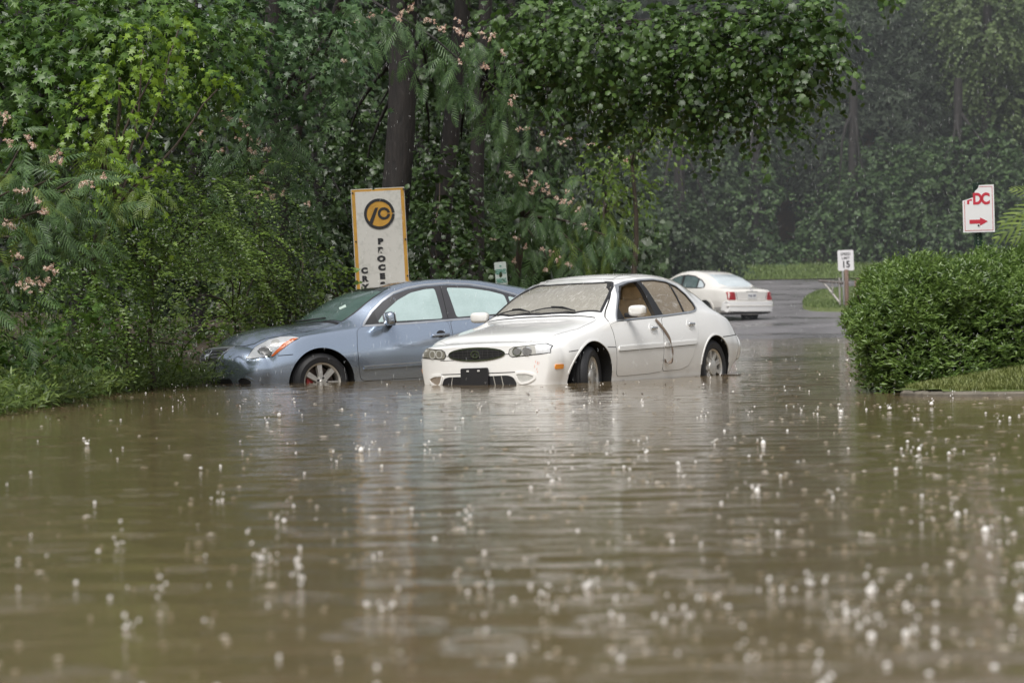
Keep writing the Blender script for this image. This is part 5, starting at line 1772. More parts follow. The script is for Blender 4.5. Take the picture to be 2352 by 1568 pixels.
shrub('darker privet low down above the weeds on the left bank', [(280, 680, 30, 130, 80), (360, 750, 30.8, 120, 70), (190, 640, 29.6, 100, 80), (230, 770, 29.8, 110, 50), (400, 790, 32.2, 80, 50)], 120, .058, G_PRIVET, at(290, 800, 30.6), .60, 24, tips=(13, G_PTIP, 1.), bias=(.4, -.3, .2))
shrub('small round leaved bush at the foot of the silk tree', [(60, 770, 26.4, 90, 60), (140, 810, 27, 80, 50), (20, 830, 25.6, 70, 55), (-20, 740, 25.6, 60, 70), (180, 760, 28, 60, 50)], 100, .11, G_GUM, at(80, 850, 27), .3, 6, 'star', 'gum_sprout', .5)
shrub('leafy sprawling vine with heart shaped leaves against the business sign', [(775, 640, 38.6, 40, 40), (755, 600, 38.8, 40, 35), (812, 655, 38.6, 18, 26), (730, 650, 38.5, 50, 40)], 90, .085, G_YG, at(780, 690, 39), .22, 7, 'heart', 'vine', .4)
shrub('dark broadleaf bush between the blue car and the business sign', [(640, 560, 37, 110, 110), (480, 775, 36.6, 110, 50), (590, 745, 38, 110, 45), (360, 790, 35.9, 90, 50), (700, 720, 39, 70, 40), (690, 600, 38, 55, 90), (680, 480, 39.5, 50, 90), (650, 440, 38, 110, 80), (690, 700, 37, 90, 50), (580, 500, 36, 80, 90)], 110, .075, G_DARK, at(680, 720, 38.5), .45, 10, 'oval', 'broadleaf_bush', .5)
shrub('mid green saplings crowding the foot of the thick trunks right of the business sign', [(980, 560, 45, 50, 90), (1060, 500, 45, 60, 80), (1070, 600, 44.5, 60, 50), (960, 640, 44, 50, 40), (1010, 420, 46, 60, 60)], 70, .11, G_DARK, at(1020, 680, 45), .45, 8, 'lobed', 'gum_sapling', .5)

# silk trees in the middle
r_ = plant('silk_tree', None, 'dark silk tree with faded pink tufts above the privet', 'tree')
bl = [(560, 290, 36, 120, 50), (620, 370, 36, 80, 70), (500, 240, 36, 70, 40), (660, 440, 36.4, 60, 50), (560, 400, 36.2, 80, 60), (690, 330, 36.4, 50, 50)]
trunk_obj(wob((at(600, 860, 38)[0], 38, .2), at(590, 420, 37), 8, .08), .07, .03, TWIG, r_, limbs=limbs_to(at(590, 420, 37), bl, .02))
crown('crown', 'frond', bl, 30, .36, G_SILK, r_, .35, 3, .5, .6, .7, .3, -.1, .4, .25)
blossoms(r_, [(a * .3385, b * .3385) for a, b in ((1240, 745), (1390, 580), (1440, 555), (1500, 770), (1690, 800), (1560, 820), (1700, 930), (1830, 1010), (1480, 1000), (1390, 940), (1350, 910), (1620, 940), (1730, 1040), (1780, 1160), (1720, 1200), (1690, 1320), (1750, 1330), (1850, 1330), (1920, 1310), (1820, 1270), (2090, 1395), (1760, 960), (1660, 860), (1850, 1350), (1700, 1010), (1800, 1030), (1500, 1020), (1640, 830))], 35.3, .9, .3)
r_ = plant('silk_tree', None, 'silk tree whose long flowering bough crosses the top of the thick trunk', 'tree')
bl = [(830, 40, 38.5, 90, 28), (900, 65, 38.5, 90, 30), (990, 100, 38.5, 90, 38), (1080, 130, 38.5, 80, 50), (1130, 190, 38.5, 60, 50), (1180, 250, 38.5, 50, 35), (1050, 175, 38.6, 60, 40), (770, 80, 38.5, 60, 40), (760, 170, 38.5, 40, 40), (1150, 260, 38.6, 40, 40)]
trunk_obj(wob((at(960, 720, 47)[0] - 2.2, 42, .3), at(800, -60, 40), 9, .06), .09, .05, BARK, r_, limbs=[(wob(at(800, -40, 40), at(1000, 90, 38.6), 7, .05), .025, .016), (wob(at(1000, 90, 38.6), at(1190, 250, 38.5), 7, .06), .014, .005)])
crown('crown', 'frond', bl, 34, .37, G_SILK, r_, .3, 3, .5, .6, .9, .3, -.2, .35, .25)
blossoms(r_, [(735 + a * .4297, b * .4297) for a, b in ((205, 130), (410, 100), (440, 70), (500, 30), (570, 100), (640, 165), (740, 110), (735, 160), (770, 240), (800, 180), (860, 190), (915, 205), (975, 285), (740, 330), (890, 355), (1040, 530), (275, 80), (120, 330), (30, 390), (350, 55), (590, 120), (660, 150), (750, 180), (880, 350), (1020, 550), (420, 110), (480, 50), (920, 190))], 37.9, 1.0, .2)
r_ = plant('silk_tree', None, 'small silk tree dotted with salmon tufts behind the white car', 'tree')
bl = [(1200, 370, 49, 80, 70), (1270, 450, 49, 90, 70), (1340, 520, 49, 70, 50), (1230, 550, 49, 90, 60), (1350, 590, 48.6, 50, 40), (1170, 460, 49.4, 60, 70), (1390, 540, 48.5, 35, 40), (1260, 620, 49, 90, 30)]
trunk_obj(wob((at(1190, 700, 50.5)[0], 50.5, .3), at(1200, 500, 50), 7, .08), .08, .05, TWIG, r_, limbs=limbs_to(at(1200, 500, 50), bl, .025))
crown('crown', 'frond', bl, 24, .42, G_SILK, r_, .4, 3, .5, .6, .8, .3, -.1, .35, .25)
crown('crown', 'frond', [(1400, 560, 48.3, 30, 40), (1385, 470, 48.6, 30, 30), (1310, 560, 48.3, 40, 40)], 22, .36, G_SILKY, r_, .3, 3, .6, .6, 1.0, .3)
blossoms(r_, [(735 + a * .4297, b * .4297) for a, b in ((1000, 935), (1060, 690), (1100, 690), (1180, 715), (1160, 795), (1290, 775), (1330, 740), (1450, 770), (1550, 780), (1640, 850), (1130, 1040), (1080, 985), (1160, 980), (1210, 990), (1270, 1055), (1310, 1090), (1340, 1075), (1380, 1120), (1230, 1025), (1315, 1020), (1410, 1210), (930, 1275), (1050, 1275), (1100, 1315), (1190, 1325), (1235, 1355), (1270, 1385), (1330, 1415), (1035, 1390), (1210, 1435), (1300, 1085), (1100, 960), (1020, 945), (1145, 1000), (1190, 1010), (1120, 930))], 47.7, 1.15, .3)

# trees with visible trunks
def tall_tree(name, label, foot, top, r0, r1, Y, bl, dens, size, mat, tpl='lobed', k=8, L=.5):
    r = plant(name, None, label, 'tree')
    f_ = at(*foot, Y); t_ = at(*top, Y)
    e = t_ + (t_ - f_) * .9
    pts = [np.array([f_[0], f_[1], -.1])] + wob(f_, t_, 7, .03) + wob(t_, e, 4, .02)[1:]
    trunk_obj(pts, r0, r1, BARK, r, n=18, limbs=limbs_to(t_, bl, .06))
    crown('crown', tpl, bl, dens, size, mat, r, L, k, .6, .8, .6, .6)
    return r
tall_tree('hardwood_tree', 'tree with the thickest dark trunk, rising behind the business sign', (897, 690), (925, 90), .235, .20, 46, [(860, 260, 49, 70, 110), (800, 330, 48, 60, 80), (1000, 200, 48.5, 50, 90), (960, -40, 46, 120, 50), (840, 390, 47.5, 60, 60), (985, 330, 48, 40, 70)], 45, .12, G_DARK)
tall_tree('hardwood_tree', 'tree with a slim dark leaning trunk right of the business sign', (1008, 690), (1046, 180), .165, .12, 47, [(1060, 330, 48, 60, 70), (1020, 120, 49, 70, 70), (1000, 430, 48.5, 40, 60)], 45, .12, G_DARK)
bp = [(1250, 50, 42.5, 130, 75), (1390, 80, 41.5, 150, 80), (1540, 50, 41.5, 150, 75), (1690, 90, 41, 130, 95), (1800, 110, 40.5, 90, 90), (1860, 150, 40.2, 55, 60), (1470, 180, 42, 140, 60), (1610, 200, 41.5, 120, 60), (1770, 220, 41, 80, 50), (1300, 170, 42.5, 100, 60), (1680, 280, 41.5, 45, 25), (1570, 270, 42, 80, 35), (1210, 150, 43, 70, 60), (1890, 50, 40.2, 40, 50), (1785, 285, 41.2, 30, 28), (1830, 30, 40.4, 80, 60), (1400, 260, 42.8, 80, 40)]
tall_tree('poplar_tree', 'tulip poplar with a slender trunk and broad canopy overhanging the road', (1090, 690), (1106, 200), .125, .10, 46.5, bp, 92, .125, G_POPLAR)
# yellow green understorey
for lab, bl in (('yellow green sapling lit at the edge of the poplar canopy', [(1450, 290, 53, 55, 45), (1500, 250, 53, 40, 50), (1530, 320, 54, 30, 30)]),
                ('loose light green sapling behind the salmon silk tree', [(1390, 400, 54, 60, 60), (1450, 430, 55, 60, 50), (1420, 350, 55, 50, 40)])):
    r_ = plant('sapling', None, lab, 'tree')
    c0 = at(bl[0][0], 690, bl[0][2] + 1)
    trunk_obj(wob((c0[0], c0[1], .4), at(bl[0][0], bl[0][1] + 60, bl[0][2] + 1), 7, .06), .06, .03, TWIG, r_, limbs=limbs_to(at(bl[0][0], bl[0][1] + 90, bl[0][2] + 1), bl, .02))
    crown('crown', 'oval', bl, 45, .15, G_YG, r_, .5, 9, .7, .8, .6, .6)
r_ = plant('branch_spray', None, 'leafy branch tips hanging into the top edge right of the poplar canopy', 'branch')
bl = [(2060, -14, 44, 30, 16), (2030, -40, 44, 60, 22)]
crown('crown', 'lobed', bl, 60, .12, G_POPLAR, r_, .3, 6)
trunk_obj(wob(at(1900, -120, 44), at(2060, -16, 44), 6, .05), .03, .01, TWIG, r_, 'stem', 7)

# shaded trees deeper in the wood, left of the road
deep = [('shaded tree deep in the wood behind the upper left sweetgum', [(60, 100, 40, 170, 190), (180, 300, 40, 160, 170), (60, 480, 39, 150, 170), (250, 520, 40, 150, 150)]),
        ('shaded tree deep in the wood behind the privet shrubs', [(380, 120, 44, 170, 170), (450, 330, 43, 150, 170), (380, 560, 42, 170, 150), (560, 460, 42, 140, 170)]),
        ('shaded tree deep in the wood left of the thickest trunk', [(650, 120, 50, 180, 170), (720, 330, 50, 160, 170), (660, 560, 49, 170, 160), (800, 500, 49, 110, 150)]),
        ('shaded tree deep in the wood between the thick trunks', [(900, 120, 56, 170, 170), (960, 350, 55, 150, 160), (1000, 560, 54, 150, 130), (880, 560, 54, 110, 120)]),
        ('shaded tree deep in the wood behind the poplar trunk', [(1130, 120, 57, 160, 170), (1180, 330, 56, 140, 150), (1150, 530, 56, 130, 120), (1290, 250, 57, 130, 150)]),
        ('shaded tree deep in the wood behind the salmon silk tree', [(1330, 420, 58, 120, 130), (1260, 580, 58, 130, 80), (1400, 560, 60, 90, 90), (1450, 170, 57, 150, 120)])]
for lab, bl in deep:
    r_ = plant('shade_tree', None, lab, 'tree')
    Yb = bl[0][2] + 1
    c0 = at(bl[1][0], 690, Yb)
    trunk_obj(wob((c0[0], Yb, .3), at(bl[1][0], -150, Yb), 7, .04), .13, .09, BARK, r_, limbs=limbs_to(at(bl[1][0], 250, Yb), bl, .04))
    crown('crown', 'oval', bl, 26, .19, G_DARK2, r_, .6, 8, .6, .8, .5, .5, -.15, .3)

def leaf_mass(name, x0, x1, y0, y1, z0, z1, n, size, mat, mask=None):
    P = np.stack([rng.uniform(x0, x1, n), rng.uniform(y0, y1, n), rng.uniform(z0, z1, n)], 1)
    if mask is not None: P = P[mask(P)]
    n = len(P)
    V, Fs = leaves('quad', P, rdir(n, -.3), rdir(n, .4) + TOCAM * .5, size * rng.uniform(.6, 1.3, n))
    o = obj_me(name, mesh_np(name, V, Fs), mat)
    tag(o, kind='stuff')
    return o
_n = 16000
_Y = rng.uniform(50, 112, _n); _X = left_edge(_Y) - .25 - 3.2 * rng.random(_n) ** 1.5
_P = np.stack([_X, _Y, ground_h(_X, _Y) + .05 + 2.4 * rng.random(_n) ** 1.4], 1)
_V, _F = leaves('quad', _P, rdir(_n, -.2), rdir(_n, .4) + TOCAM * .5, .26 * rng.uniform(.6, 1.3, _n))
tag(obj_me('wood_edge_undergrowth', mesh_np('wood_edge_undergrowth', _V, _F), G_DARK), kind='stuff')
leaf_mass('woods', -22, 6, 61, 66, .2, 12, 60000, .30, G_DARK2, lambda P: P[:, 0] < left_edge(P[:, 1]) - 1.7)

# ---------------------------------------------------------------- far side of the road
HOLE = [(1806, 508, 27, 52), (1993, 316, 20, 24)]
far = [('far dark thicket left of the far car, nearer than the lawn strip', 'thicket', [(1600, 585, 108, 90, 60), (1530, 540, 107, 90, 90), (1640, 610, 109, 50, 25)], G_FAR, 'quad', .36, (1560, 640)),
       ('far tree with drab olive foliage directly above the roof of the far car', 'shade_tree', [(1560, 430, 122, 110, 120), (1640, 300, 124, 110, 110), (1600, 560, 121, 110, 60)], G_FAR, 'quad', .42, (1640, 620)),
       ('far ivy clad tree left of the tan wall', 'ivy_tree', [(1730, 500, 122, 90, 110), (1700, 360, 124, 90, 110), (1760, 590, 121, 80, 40)], G_FAR2, 'quad', .34, (1735, 620)),
       ('far pine with a dark trunk behind the speed sign', 'pine_tree', [(1890, 330, 126, 110, 110), (1850, 180, 127, 120, 130), (1960, 230, 128, 120, 130), (1900, 60, 128, 130, 90)], G_PINE, 'lance', .55, (1886, 620)),
       ('far ivy covered thicket right of the speed sign', 'ivy_thicket', [(1900, 540, 122, 100, 80), (2020, 500, 122, 110, 110), (1990, 400, 124, 90, 80)], G_FAR2, 'quad', .34, (1960, 620)),
       ('far ivy mound behind the torn arrow sign', 'ivy_thicket', [(2140, 470, 122, 110, 130), (2230, 400, 123, 110, 110), (2310, 480, 122, 110, 130), (2200, 560, 121, 130, 60)], G_FAR2, 'quad', .34, (2200, 620)),
       ('far pine with sparse grey foliage above the ivy mound', 'pine_tree', [(2080, 250, 127, 120, 130), (2150, 120, 128, 130, 130), (2060, 60, 128, 120, 90)], G_PINE, 'lance', .55, (2120, 620)),
       ('far tree with a dark trunk and light leaves at the upper right corner', 'hardwood_tree', [(2290, 60, 124, 100, 90), (2250, 170, 125, 70, 70), (2330, 230, 125, 70, 80), (2200, 30, 125, 60, 60)], G_FARY, 'quad', .36, (2268, 620)),
       ('far dark tree at the right edge beyond the hedge', 'shade_tree', [(2360, 330, 126, 90, 90), (2420, 160, 127, 90, 200), (2400, 430, 125, 70, 110)], G_FAR, 'quad', .42, (2390, 620))]
for lab, nm, bl, mt, tpl, sz, foot in far:
    r_ = plant(nm, None, lab, 'tree')
    Yb = bl[0][2] + .5
    p0 = at(foot[0], foot[1], Yb)
    tp = at(foot[0] + 1, -120 if nm in ('hardwood_tree',) else 180, Yb)
    trunk_obj([p0 - np.array([0, 0, 1.5])] + wob(p0, tp, 8, .008), .24, .17, BARK, r_, limbs=limbs_to(at(foot[0], 250, Yb), bl, .08))
    crown('crown', tpl, bl, 34, sz * .58, mt, r_, .9, 11, .5, .8, .4, .5, -.1, .45, .35, HOLE)
leaf_mass('far_woods', -12, 40, 138, 150, 1, 24, 70000, .55, G_FAR)
leaf_mass('far_thicket', -4, 34, 130, 135.5, 1.8, 22, 60000, .42, G_FAR, lambda P: np.array([min(((to_print(q)[0] - a) / ra) ** 2 + ((to_print(q)[1] - b_) / rb) ** 2 for a, b_, ra, rb in HOLE) > 1 for q in P]) & (P[:, 2] > ground_h(P[:, 0], P[:, 1]) + .1))
# tan house wall glimpsed through the far trees
r_ = plant('house', None, 'tan house wall glimpsed between the far trees', 'building')
hw = plain('tan_stucco', (.80, .54, .30), .8)
p0 = at(1700, 620, 136.5); p1 = at(2060, 620, 136.5)
bm = prism([(p0[0], 1.5), (p1[0], 1.5), (p1[0], 9.2), ((p0[0] + p1[0]) / 2, 11.0), (p0[0], 9.2)], 136.4, 137.4, 'y')
obj_bm('wall', bm, hw, r_)
bm = bmesh.new()
m0 = (p0[0] + p1[0]) / 2
addp(bm, [(p0[0] - .4, 9.0), (m0, 11.02), (p1[0] + .4, 9.0), (p1[0] + .4, 9.25), (m0, 11.3), (p0[0] - .4, 9.25)], 136.2, 137.9)
obj_bm('roof', bm, plain('roof_brown', (.06, .05, .045), .8), r_)

# ---------------------------------------------------------------- clipped hedge on the kerbed island
r_ = plant('hedge', None, 'clipped dense evergreen hedge with pointed glossy leaves on the kerbed island', 'hedge')
hc = np.array([4.75, 26.6, .35])
def hedge_top(X):
    return np.interp(X, [2.85, 2.95, 3.05, 3.2, 3.4, 3.7, 4.0, 4.3, 4.6, 5.4, 7, 9], [.42, .58, .78, .95, 1.06, 1.10, 1.08, 1.09, 1.20, 1.42, 1.6, 1.6])
def hedge_pts(n, x0=2.97, x1=7.2, inner=0.):
    """points on the skin of a rounded bank of leaves"""
    X = x0 + (x1 - x0) * rng.random(n) ** 1.15
    a = rng.uniform(-.36, PI * .80, n)             # section angle: 0 = front low, pi/2 = top
    e = np.clip((X - x0) / .95, 0, 1); end = np.sqrt(np.clip(1 - (1 - e) ** 2.2, .0, 1))
    ry = 1.0 * (.35 + .65 * end); zt = hedge_top(X)
    zb = np.interp(X, [2.7, 3.4, 5.5, 8], [.02, .03, .28, .5])
    ca, sa = np.cos(a), np.sin(a)
    sq = lambda v, p: np.sign(v) * np.abs(v) ** p
    zm = zb + (zt - zb) * .42
    Y = hc[1] - .25 - ry * sq(ca, .8)
    Z = np.where(sa >= 0, zm + (zt - zm) * sq(np.abs(sa), .75), zm - (zm - zb) * 1.0 * np.abs(sa) * 3.2)
    bump = .07 * np.sin(X * 5.2 + 1) * np.sin(Z * 6 + Y * 3) + .05 * np.sin(X * 11) * np.cos(Z * 9 + 2) + rng.normal(size=n) * .025
    P = np.stack([X, Y, Z], 1)
    N = norm(np.stack([-.7 * (1 - end), -ca * 1.0, sa * 1.1], 1))
    P = P + N * (bump - inner)[:, None]
    return P, N
A = []
for n, inner in ((6800, 0.), (4600, .10), (4200, .22)):
    P, N = hedge_pts(n, inner=inner)
    if inner == 0:
        q = np.sin(P[:, 0] * 6.1 + .5) * np.sin(P[:, 2] * 5.3 + 2.1)
        gapm = ((P[:, 0] - 3.95) ** 2 / .10 + (P[:, 2] - .62) ** 2 / .03) < 1
        kp = ~gapm & ((q > -.55) | (rng.random(n) < .5))
        P, N = P[kp], N[kp]
    D = norm(N * .9 + UP * .35 + rng.normal(size=P.shape) * .35)
    A.append(spray_leaves(P, D, N, .085, 6, .070, .0, .9, -.3, .35, .45))
P, f, nr, s = (np.concatenate([a[i] for a in A]) for i in range(4))
V, Fs = leaves('holly', P, f, nr, s)
obj_me('foliage', mesh_np('foliage', V, Fs), G_HEDGE, r_)
# woody inside
bm = bmesh.new()
for k in range(70):
    x = 3.2 + 3.8 * random.random()
    b0_ = Vector((x, 26.4 + random.uniform(-.25, .4), 0)); 
    b1_ = Vector((x + random.uniform(-.35, .35), 26.3 + random.uniform(-.6, .5), float(hedge_top(x)) * random.uniform(.5, .85)))
    add_tube(bm, [b0_, b0_.lerp(b1_, .5) + Vector((random.uniform(-.08, .08), random.uniform(-.08, .08), 0)), b1_], [.016, .012, .006], 5)
obj_bm('stems', bm, TWIG, r_)
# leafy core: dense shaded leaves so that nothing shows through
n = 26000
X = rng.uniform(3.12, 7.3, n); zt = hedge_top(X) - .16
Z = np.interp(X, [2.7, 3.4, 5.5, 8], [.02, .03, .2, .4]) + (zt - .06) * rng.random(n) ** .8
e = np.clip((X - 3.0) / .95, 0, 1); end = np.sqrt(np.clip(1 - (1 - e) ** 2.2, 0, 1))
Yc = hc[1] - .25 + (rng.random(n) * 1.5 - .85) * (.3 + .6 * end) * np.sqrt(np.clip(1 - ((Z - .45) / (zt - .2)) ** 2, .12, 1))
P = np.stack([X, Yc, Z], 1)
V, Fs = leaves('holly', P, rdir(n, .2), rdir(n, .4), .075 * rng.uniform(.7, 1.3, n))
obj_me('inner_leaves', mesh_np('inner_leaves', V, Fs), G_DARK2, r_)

# silk tree sapling poking out beside the arrow sign
r_ = plant('silk_sapling', None, 'pale green feathery sapling frond beside the torn arrow sign at the right edge', 'plant')
bs = np.array([5.05, 26.9, 1.0]); tp = at(2420, 455, 26.6)
trunk_obj(wob(bs, tp, 6, .05), .014, .006, TWIG, r_, 'stem', 7)
Pf, ff, nf, sf = [], [], [], []
for (x0, y0, x1, y1, yy) in ((2445, 468, 2300, 548, 26.5), (2460, 445, 2312, 512, 26.6), (2420, 455, 2330, 448, 26.7), (2440, 490, 2340, 560, 26.4), (2440, 430, 2370, 390, 26.7)):
    a = at(x0, y0, yy); b = at(x1, y1, yy - .1)
    Pf.append(a); ff.append(b - a + UP * .12); nf.append(UP * .5 + TOCAM * .8); sf.append(np.linalg.norm(b - a) * .92)
V, Fs = leaves('frond', np.array(Pf), np.array(ff), np.array(nf), np.array(sf))
obj_me('crown', mesh_np('crown', V, Fs), G_SILKY, r_)

# ---------------------------------------------------------------- weeds along the left bank
def weed_mesh(h, k, ln, lean):
    t = np.linspace(.12, 1, k)
    a0 = rng.uniform(0, 6)
    C = np.stack([lean * t ** 2 * h, .1 * lean * t * h, t * h], 1)
    az = a0 + np.arange(k) * 2.4
    D = np.stack([np.cos(az), np.sin(az), np.full(k, .55)], 1)
    f = D + rng.normal(size=D.shape) * .15 - UP * .1
    nr = UP + D * -.3
    s = ln * (1.1 - .65 * t) * rng.uniform(.8, 1.15, k)
    V, Fs = leaves('lance', C, f, nr, s)
    base = len(V)
    w = .006
    st = []
    for tt in np.linspace(0, 1, 5):
        c = np.array([lean * tt ** 2 * h, .1 * lean * tt * h, tt * h])
        st += [c + [-w, 0, 0], c + [w * .5, w, 0], c + [w * .5, -w, 0]]
    F4 = []
    for i in range(4):
        for j in range(3):
            a = base + i * 3 + j; b = base + i * 3 + (j + 1) % 3
            F4.append((a, b, b + 3, a + 3))
    me = mesh_np('weed_plant', np.vstack([V, np.array(st)]), Fs + [np.array(F4)])
    me.materials.append(G_WEED)
    return me
WEED = [weed_mesh(.62, 30, .17, .15), weed_mesh(.85, 38, .18, -.2), weed_mesh(.45, 22, .14, .35), weed_mesh(.7, 34, .15, .05)]
def bank_xy(n, w=1.0):
    Y = rng.uniform(23.2, 33.4, n)
    X = left_edge(Y) - rng.random(n) ** 1.3 * w
    return X, Y
X, Y = bank_xy(190, 1.4)
for i in range(190):
    o = bpy.data.objects.new('weed_plant', WEED[i % 4])
    COL.objects.link(o)
    o.location = (X[i], Y[i], float(ground_h(X[i], Y[i])) - .02)
    o.rotation_euler = (rng.uniform(-.15, .15), rng.uniform(-.1, .25), rng.uniform(0, 6.3))
    o.scale = (rng.uniform(.6, 1.3),) * 3
    tag(o, 'lance leaved weed among the weeds lining the left bank', 'weed', 'weeds lining the left bank')
X, Y = bank_xy(1500, 1.6)
P = np.stack([X + .18, Y, np.maximum(ground_h(X, Y), -.02) + .03], 1)
D = norm(np.stack([rng.normal(size=1500) * .5 + .2, rng.normal(size=1500) * .5 - .2, np.full(1500, .9)], 1))
A = spray_leaves(P, D, norm(D + TOCAM), .42, 9, .115, .25, .9, .1, .3, .4)
V, Fs = leaves('lance', *A)
tag(obj_me('undergrowth', mesh_np('undergrowth', V, Fs), G_WEED), kind='stuff')
X, Y = bank_xy(700, .6)
blades('bank_grass', X + .15, Y, np.maximum(ground_h(X, Y), -.05), .20, .005, G_WEED, .9)
# one pale leaved sapling leaning over the water
r_ = plant('pokeweed', None, 'tall pale leaved weed with an arching stem in front of the privet', 'plant')
bs = at(395, 868, 31.4); t1 = at(430, 790, 31.3); t2 = at(545, 745, 31.2)
pts = [bs, t1, at(480, 757, 31.2), t2]
pts = catmull(np.array(pts), 5)
trunk_obj(pts, .009, .004, G_YG, r_, 'stem', 6)
n = 40
ii = np.linspace(2, len(pts) - 1, n).astype(int)
P = np.array([pts[i] for i in ii])
D = norm(np.stack([rng.normal(size=n) * .6 + .2, rng.normal(size=n) * .6 - .3, rng.normal(size=n) * .4 - .35], 1))
V, Fs = leaves('oval', P, D, UP + TOCAM * .8 + rng.normal(size=(n, 3)) * .3, .11 * rng.uniform(.6, 1.1, n))
obj_me('crown', mesh_np('crown', V, Fs), G_YG, r_)
# ================================================================== rain on the water
ICO = None
def ico():
    bm = bmesh.new(); bmesh.ops.create_icosphere(bm, subdivisions=1, radius=1)
    bm.verts.ensure_lookup_table()
    V = np.array([v.co[:] for v in bm.verts]); F = np.array([[v.index for v in f.verts] for f in bm.faces]); bm.free()
    return V, F
IV, IF = ico()

def drops(P, S3):
    n = len(P)
    V = (P[:, None] + IV[None] * S3[:, None]).reshape(-1, 3)
    F = (np.arange(n)[:, None, None] * len(IV) + IF[None]).reshape(-1, 3)
    return V, F

def on_water(X, Y):
    return (ground_h(X, Y) < -.03) | (Y < 22)

spl = NT('splash_water')
spl.b.inputs['Base Color'].default_value = (.88, .86, .83, 1)
spl.b.inputs['Roughness'].default_value = .15
spl.b.inputs['Transmission Weight'].default_value = .12
spl.b.inputs['IOR'].default_value = 1.33

# spread evenly over the picture's rows as well as over the water, so that near ones show too
n = 2300
Y = 5.9 / (1 - rng.random(n) * .93)                      # denser close by
Y = np.where(rng.random(n) < .55, Y, rng.uniform(7, 62, n))
half = Y * (1176 / FPX) * 1.08
X = rng.uniform(-1, 1, n) * (half + 2.2)
right = np.clip((X / half + 1) / 2, 0, 1)
keep = on_water(X, Y) & (rng.random(n) < (.6 + .4 * right))
X, Y = X[keep], Y[keep]; n = len(X)
g = np.sin(X * 1.7 + .6) * np.sin(Y * 1.1) + .6 * np.sin(X * .6 + Y * .9)
kp = rng.random(n) < .55 + .4 * g
X, Y = X[kp], Y[kp]; n = len(X)
big = rng.random(n)
r = 1.12 * np.clip(Y / 13, .85, 1.1) * np.where(big > .93, rng.uniform(.010, .017, n), rng.uniform(.003, .0085, n))
P = np.stack([X, Y, r * rng.uniform(.0, 1.1, n)], 1)
S3 = np.stack([r * rng.uniform(.7, 1.2, n), r, r * rng.uniform(.6, 1.2, n)], 1)
V1, F1 = drops(P, S3)
# crown splashes: a handful of droplets thrown up round the big ones
bi = np.where(big > .80)[0]
m = np.repeat(bi, 5)
P2 = P[m] + np.stack([rng.normal(size=len(m)) * .018, rng.normal(size=len(m)) * .018, np.abs(rng.normal(size=len(m))) * .028], 1)
r2 = rng.uniform(.002, .006, len(m))
V2, F2 = drops(P2, np.stack([r2, r2, r2 * 1.4], 1))
me = mesh_np('rain_splashes', np.vstack([V1, V2]), [F1, F2 + len(V1)])
me.shade_smooth()
tag(obj_me('rain_splashes', me, spl.m), kind='stuff')
# flat flecks on the water: foam, and drop-ring highlights painted as pale discs
n = 5200
Y = 6.2 / (1 - rng.random(n) * .90)
half = Y * (1176 / FPX) * 1.08
X = rng.uniform(-1, 1, n) * (half + 2.2)
right = np.clip((X / half + 1) / 2, 0, 1)
keep = on_water(X, Y) & (rng.random(n) < .10 + .75 * right ** 2)
X, Y = X[keep], Y[keep]; n = len(X)
k = 9
a = np.linspace(0, 2 * PI, k, endpoint=False)
rx = rng.uniform(.006, .026, n) * (.5 + .5 * rng.random(n)) * np.clip(Y / 13, .55, 1.3)
rad_ = rx[:, None] * (1 + .35 * np.sin(a[None] * 2 + rng.uniform(0, 6, (n, 1))) + .2 * np.sin(a[None] * 3 + rng.uniform(0, 6, (n, 1))))
V = np.stack([X[:, None] + rad_ * np.cos(a), Y[:, None] + rad_ * np.sin(a) * .7, np.full((n, k), .0035)], -1)
c = np.stack([X, Y, np.full(n, .008)], 1)[:, None]
V = np.concatenate([V, c], 1).reshape(-1, 3)
F = np.array([(i, (i + 1) % k, k) for i in range(k)])
F = (np.arange(n)[:, None, None] * (k + 1) + F[None]).reshape(-1, 3)
fo = NT('foam_glint_fleck')
g_ = fo.n('NewGeometry')
fo.l(fo.ramp(g_.outputs['Random Per Island'], [(.2, (.24, .19, .12)), (.7, (.36, .30, .22)), (.97, (.56, .50, .43))]).outputs[0], fo.b.inputs['Base Color'])
fo.b.inputs['Roughness'].default_value = .4
tag(obj_me('foam', mesh_np('foam', V, [F]), fo.m), kind='stuff')
# floating leaf litter near the parked cars
n = 700
Y = rng.uniform(22.5, 36, n)
X = np.where(rng.random(n) < .6, left_edge(Y) + np.abs(rng.normal(size=n)) * .35, rng.uniform(-4, 4.8, n))
kp = on_water(X, Y)
X, Y = X[kp], Y[kp]; n = len(X)
V, Fs = leaves('oval', np.stack([X, Y, np.full(n, .004)], 1), np.stack([rng.normal(size=n), rng.normal(size=n), np.zeros(n)], 1), np.tile(UP, (n, 1)), rng.uniform(.02, .06, n))
tag(obj_me('floating_litter', mesh_np('floating_litter', V, Fs), plain('litter_brown', (.14, .09, .05), .6, var=.5)), kind='stuff')
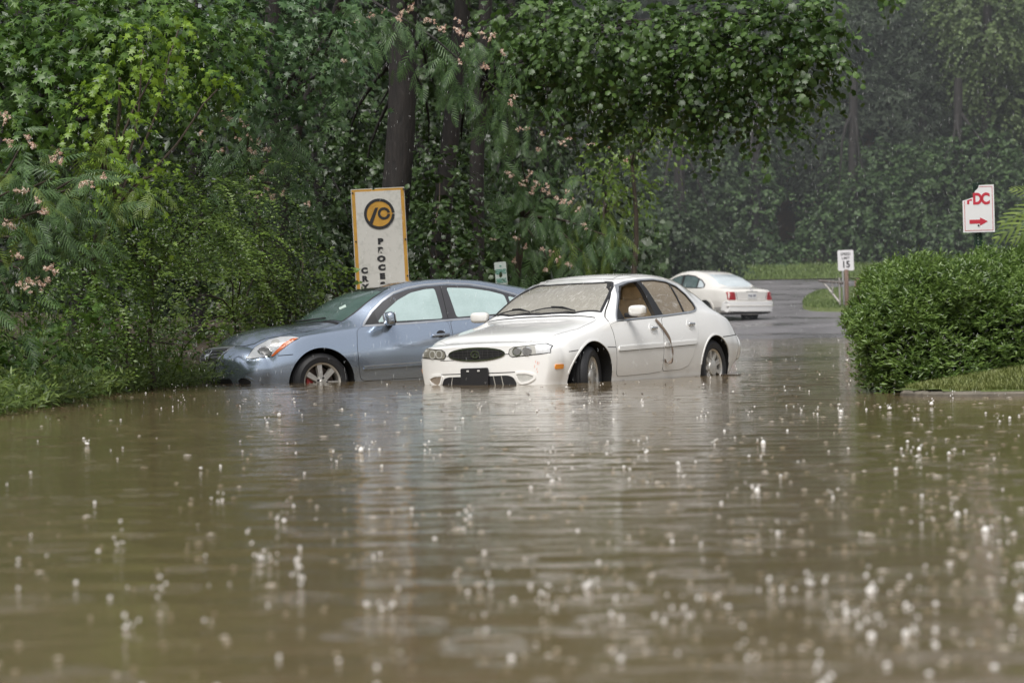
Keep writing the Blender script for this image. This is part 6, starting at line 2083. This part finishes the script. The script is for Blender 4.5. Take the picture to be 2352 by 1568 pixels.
# twigs caught by the flood
def twig(name, pts, r, label):
    bm = bmesh.new(); add_tube(bm, pts, [r * (1 - .6 * i / (len(pts) - 1)) for i in range(len(pts))], 6)
    tag(obj_bm(name, bm, TWIG, None, 60), label, 'twig')
p0, p1 = at(2705 * .6125, 1399 * .6125, 33.2), at(2778 * .6125, 1396 * .6125, 33.4)
p0[2] = p1[2] = .006
twig('floating_twig', wob(p0, p1, 7, .06), .012, 'thin dark twig floating on the water behind the rear wheel of the white saloon')
p0, p1 = at(918 * .6125, 1373 * .6125, 33.0), at(970 * .6125, 1408 * .6125, 32.95)
twig('caught_twig', wob(p0, p1, 6, .05), .006, 'thin brown twig caught across the front bumper of the blue saloon')
# falling rain
n = 12000
Y = 20 + 80 * rng.random(n) ** 1.2
half = Y * .185
P = np.stack([rng.uniform(-1, 1, n) * half, Y, rng.random(n) * (CAM_H + Y * .115)], 1)
r = rng.uniform(.0004, .0008, n)
Lr = rng.uniform(.012, .024, n)
V = []
d = norm(np.stack([rng.normal(size=n) * .03 - .03, rng.normal(size=n) * .03, -np.ones(n)], 1))
sx = np.array([1., 0, 0]); sy = np.array([0, 1., 0])
R3 = r[:, None]; T3_ = d * Lr[:, None]
V = np.stack([P - T3_, P + sx * R3, P + sy * R3, P - sx * R3, P - sy * R3, P + T3_], 1).reshape(-1, 3)
F = np.array([(0, 2, 1), (0, 3, 2), (0, 4, 3), (0, 1, 4), (5, 1, 2), (5, 2, 3), (5, 3, 4), (5, 4, 1)])
F = (np.arange(n)[:, None, None] * 6 + F[None]).reshape(-1, 3)
rd = NT('rain_drop')
rd.b.inputs['Base Color'].default_value = (.85, .87, .88, 1)
rd.b.inputs['Roughness'].default_value = .1
tag(obj_me('rain', mesh_np('rain', V, [F]), rd.m), kind='stuff')
# haze of the downpour
hz = bpy.data.materials.new('rain_haze'); hz.use_nodes = True
t = hz.node_tree; t.nodes.clear()
vs_ = t.nodes.new('ShaderNodeVolumeScatter'); vs_.inputs['Density'].default_value = .0012; vs_.inputs['Anisotropy'].default_value = .2
vs_.inputs['Color'].default_value = (.92, .96, 1, 1)
oo = t.nodes.new('ShaderNodeOutputMaterial'); t.links.new(vs_.outputs[0], oo.inputs['Volume'])
bm = bmesh.new(); add_box(bm, (5, 97, 20), (140, 100, 44))
tag(obj_bm('haze', bm, hz), kind='stuff')
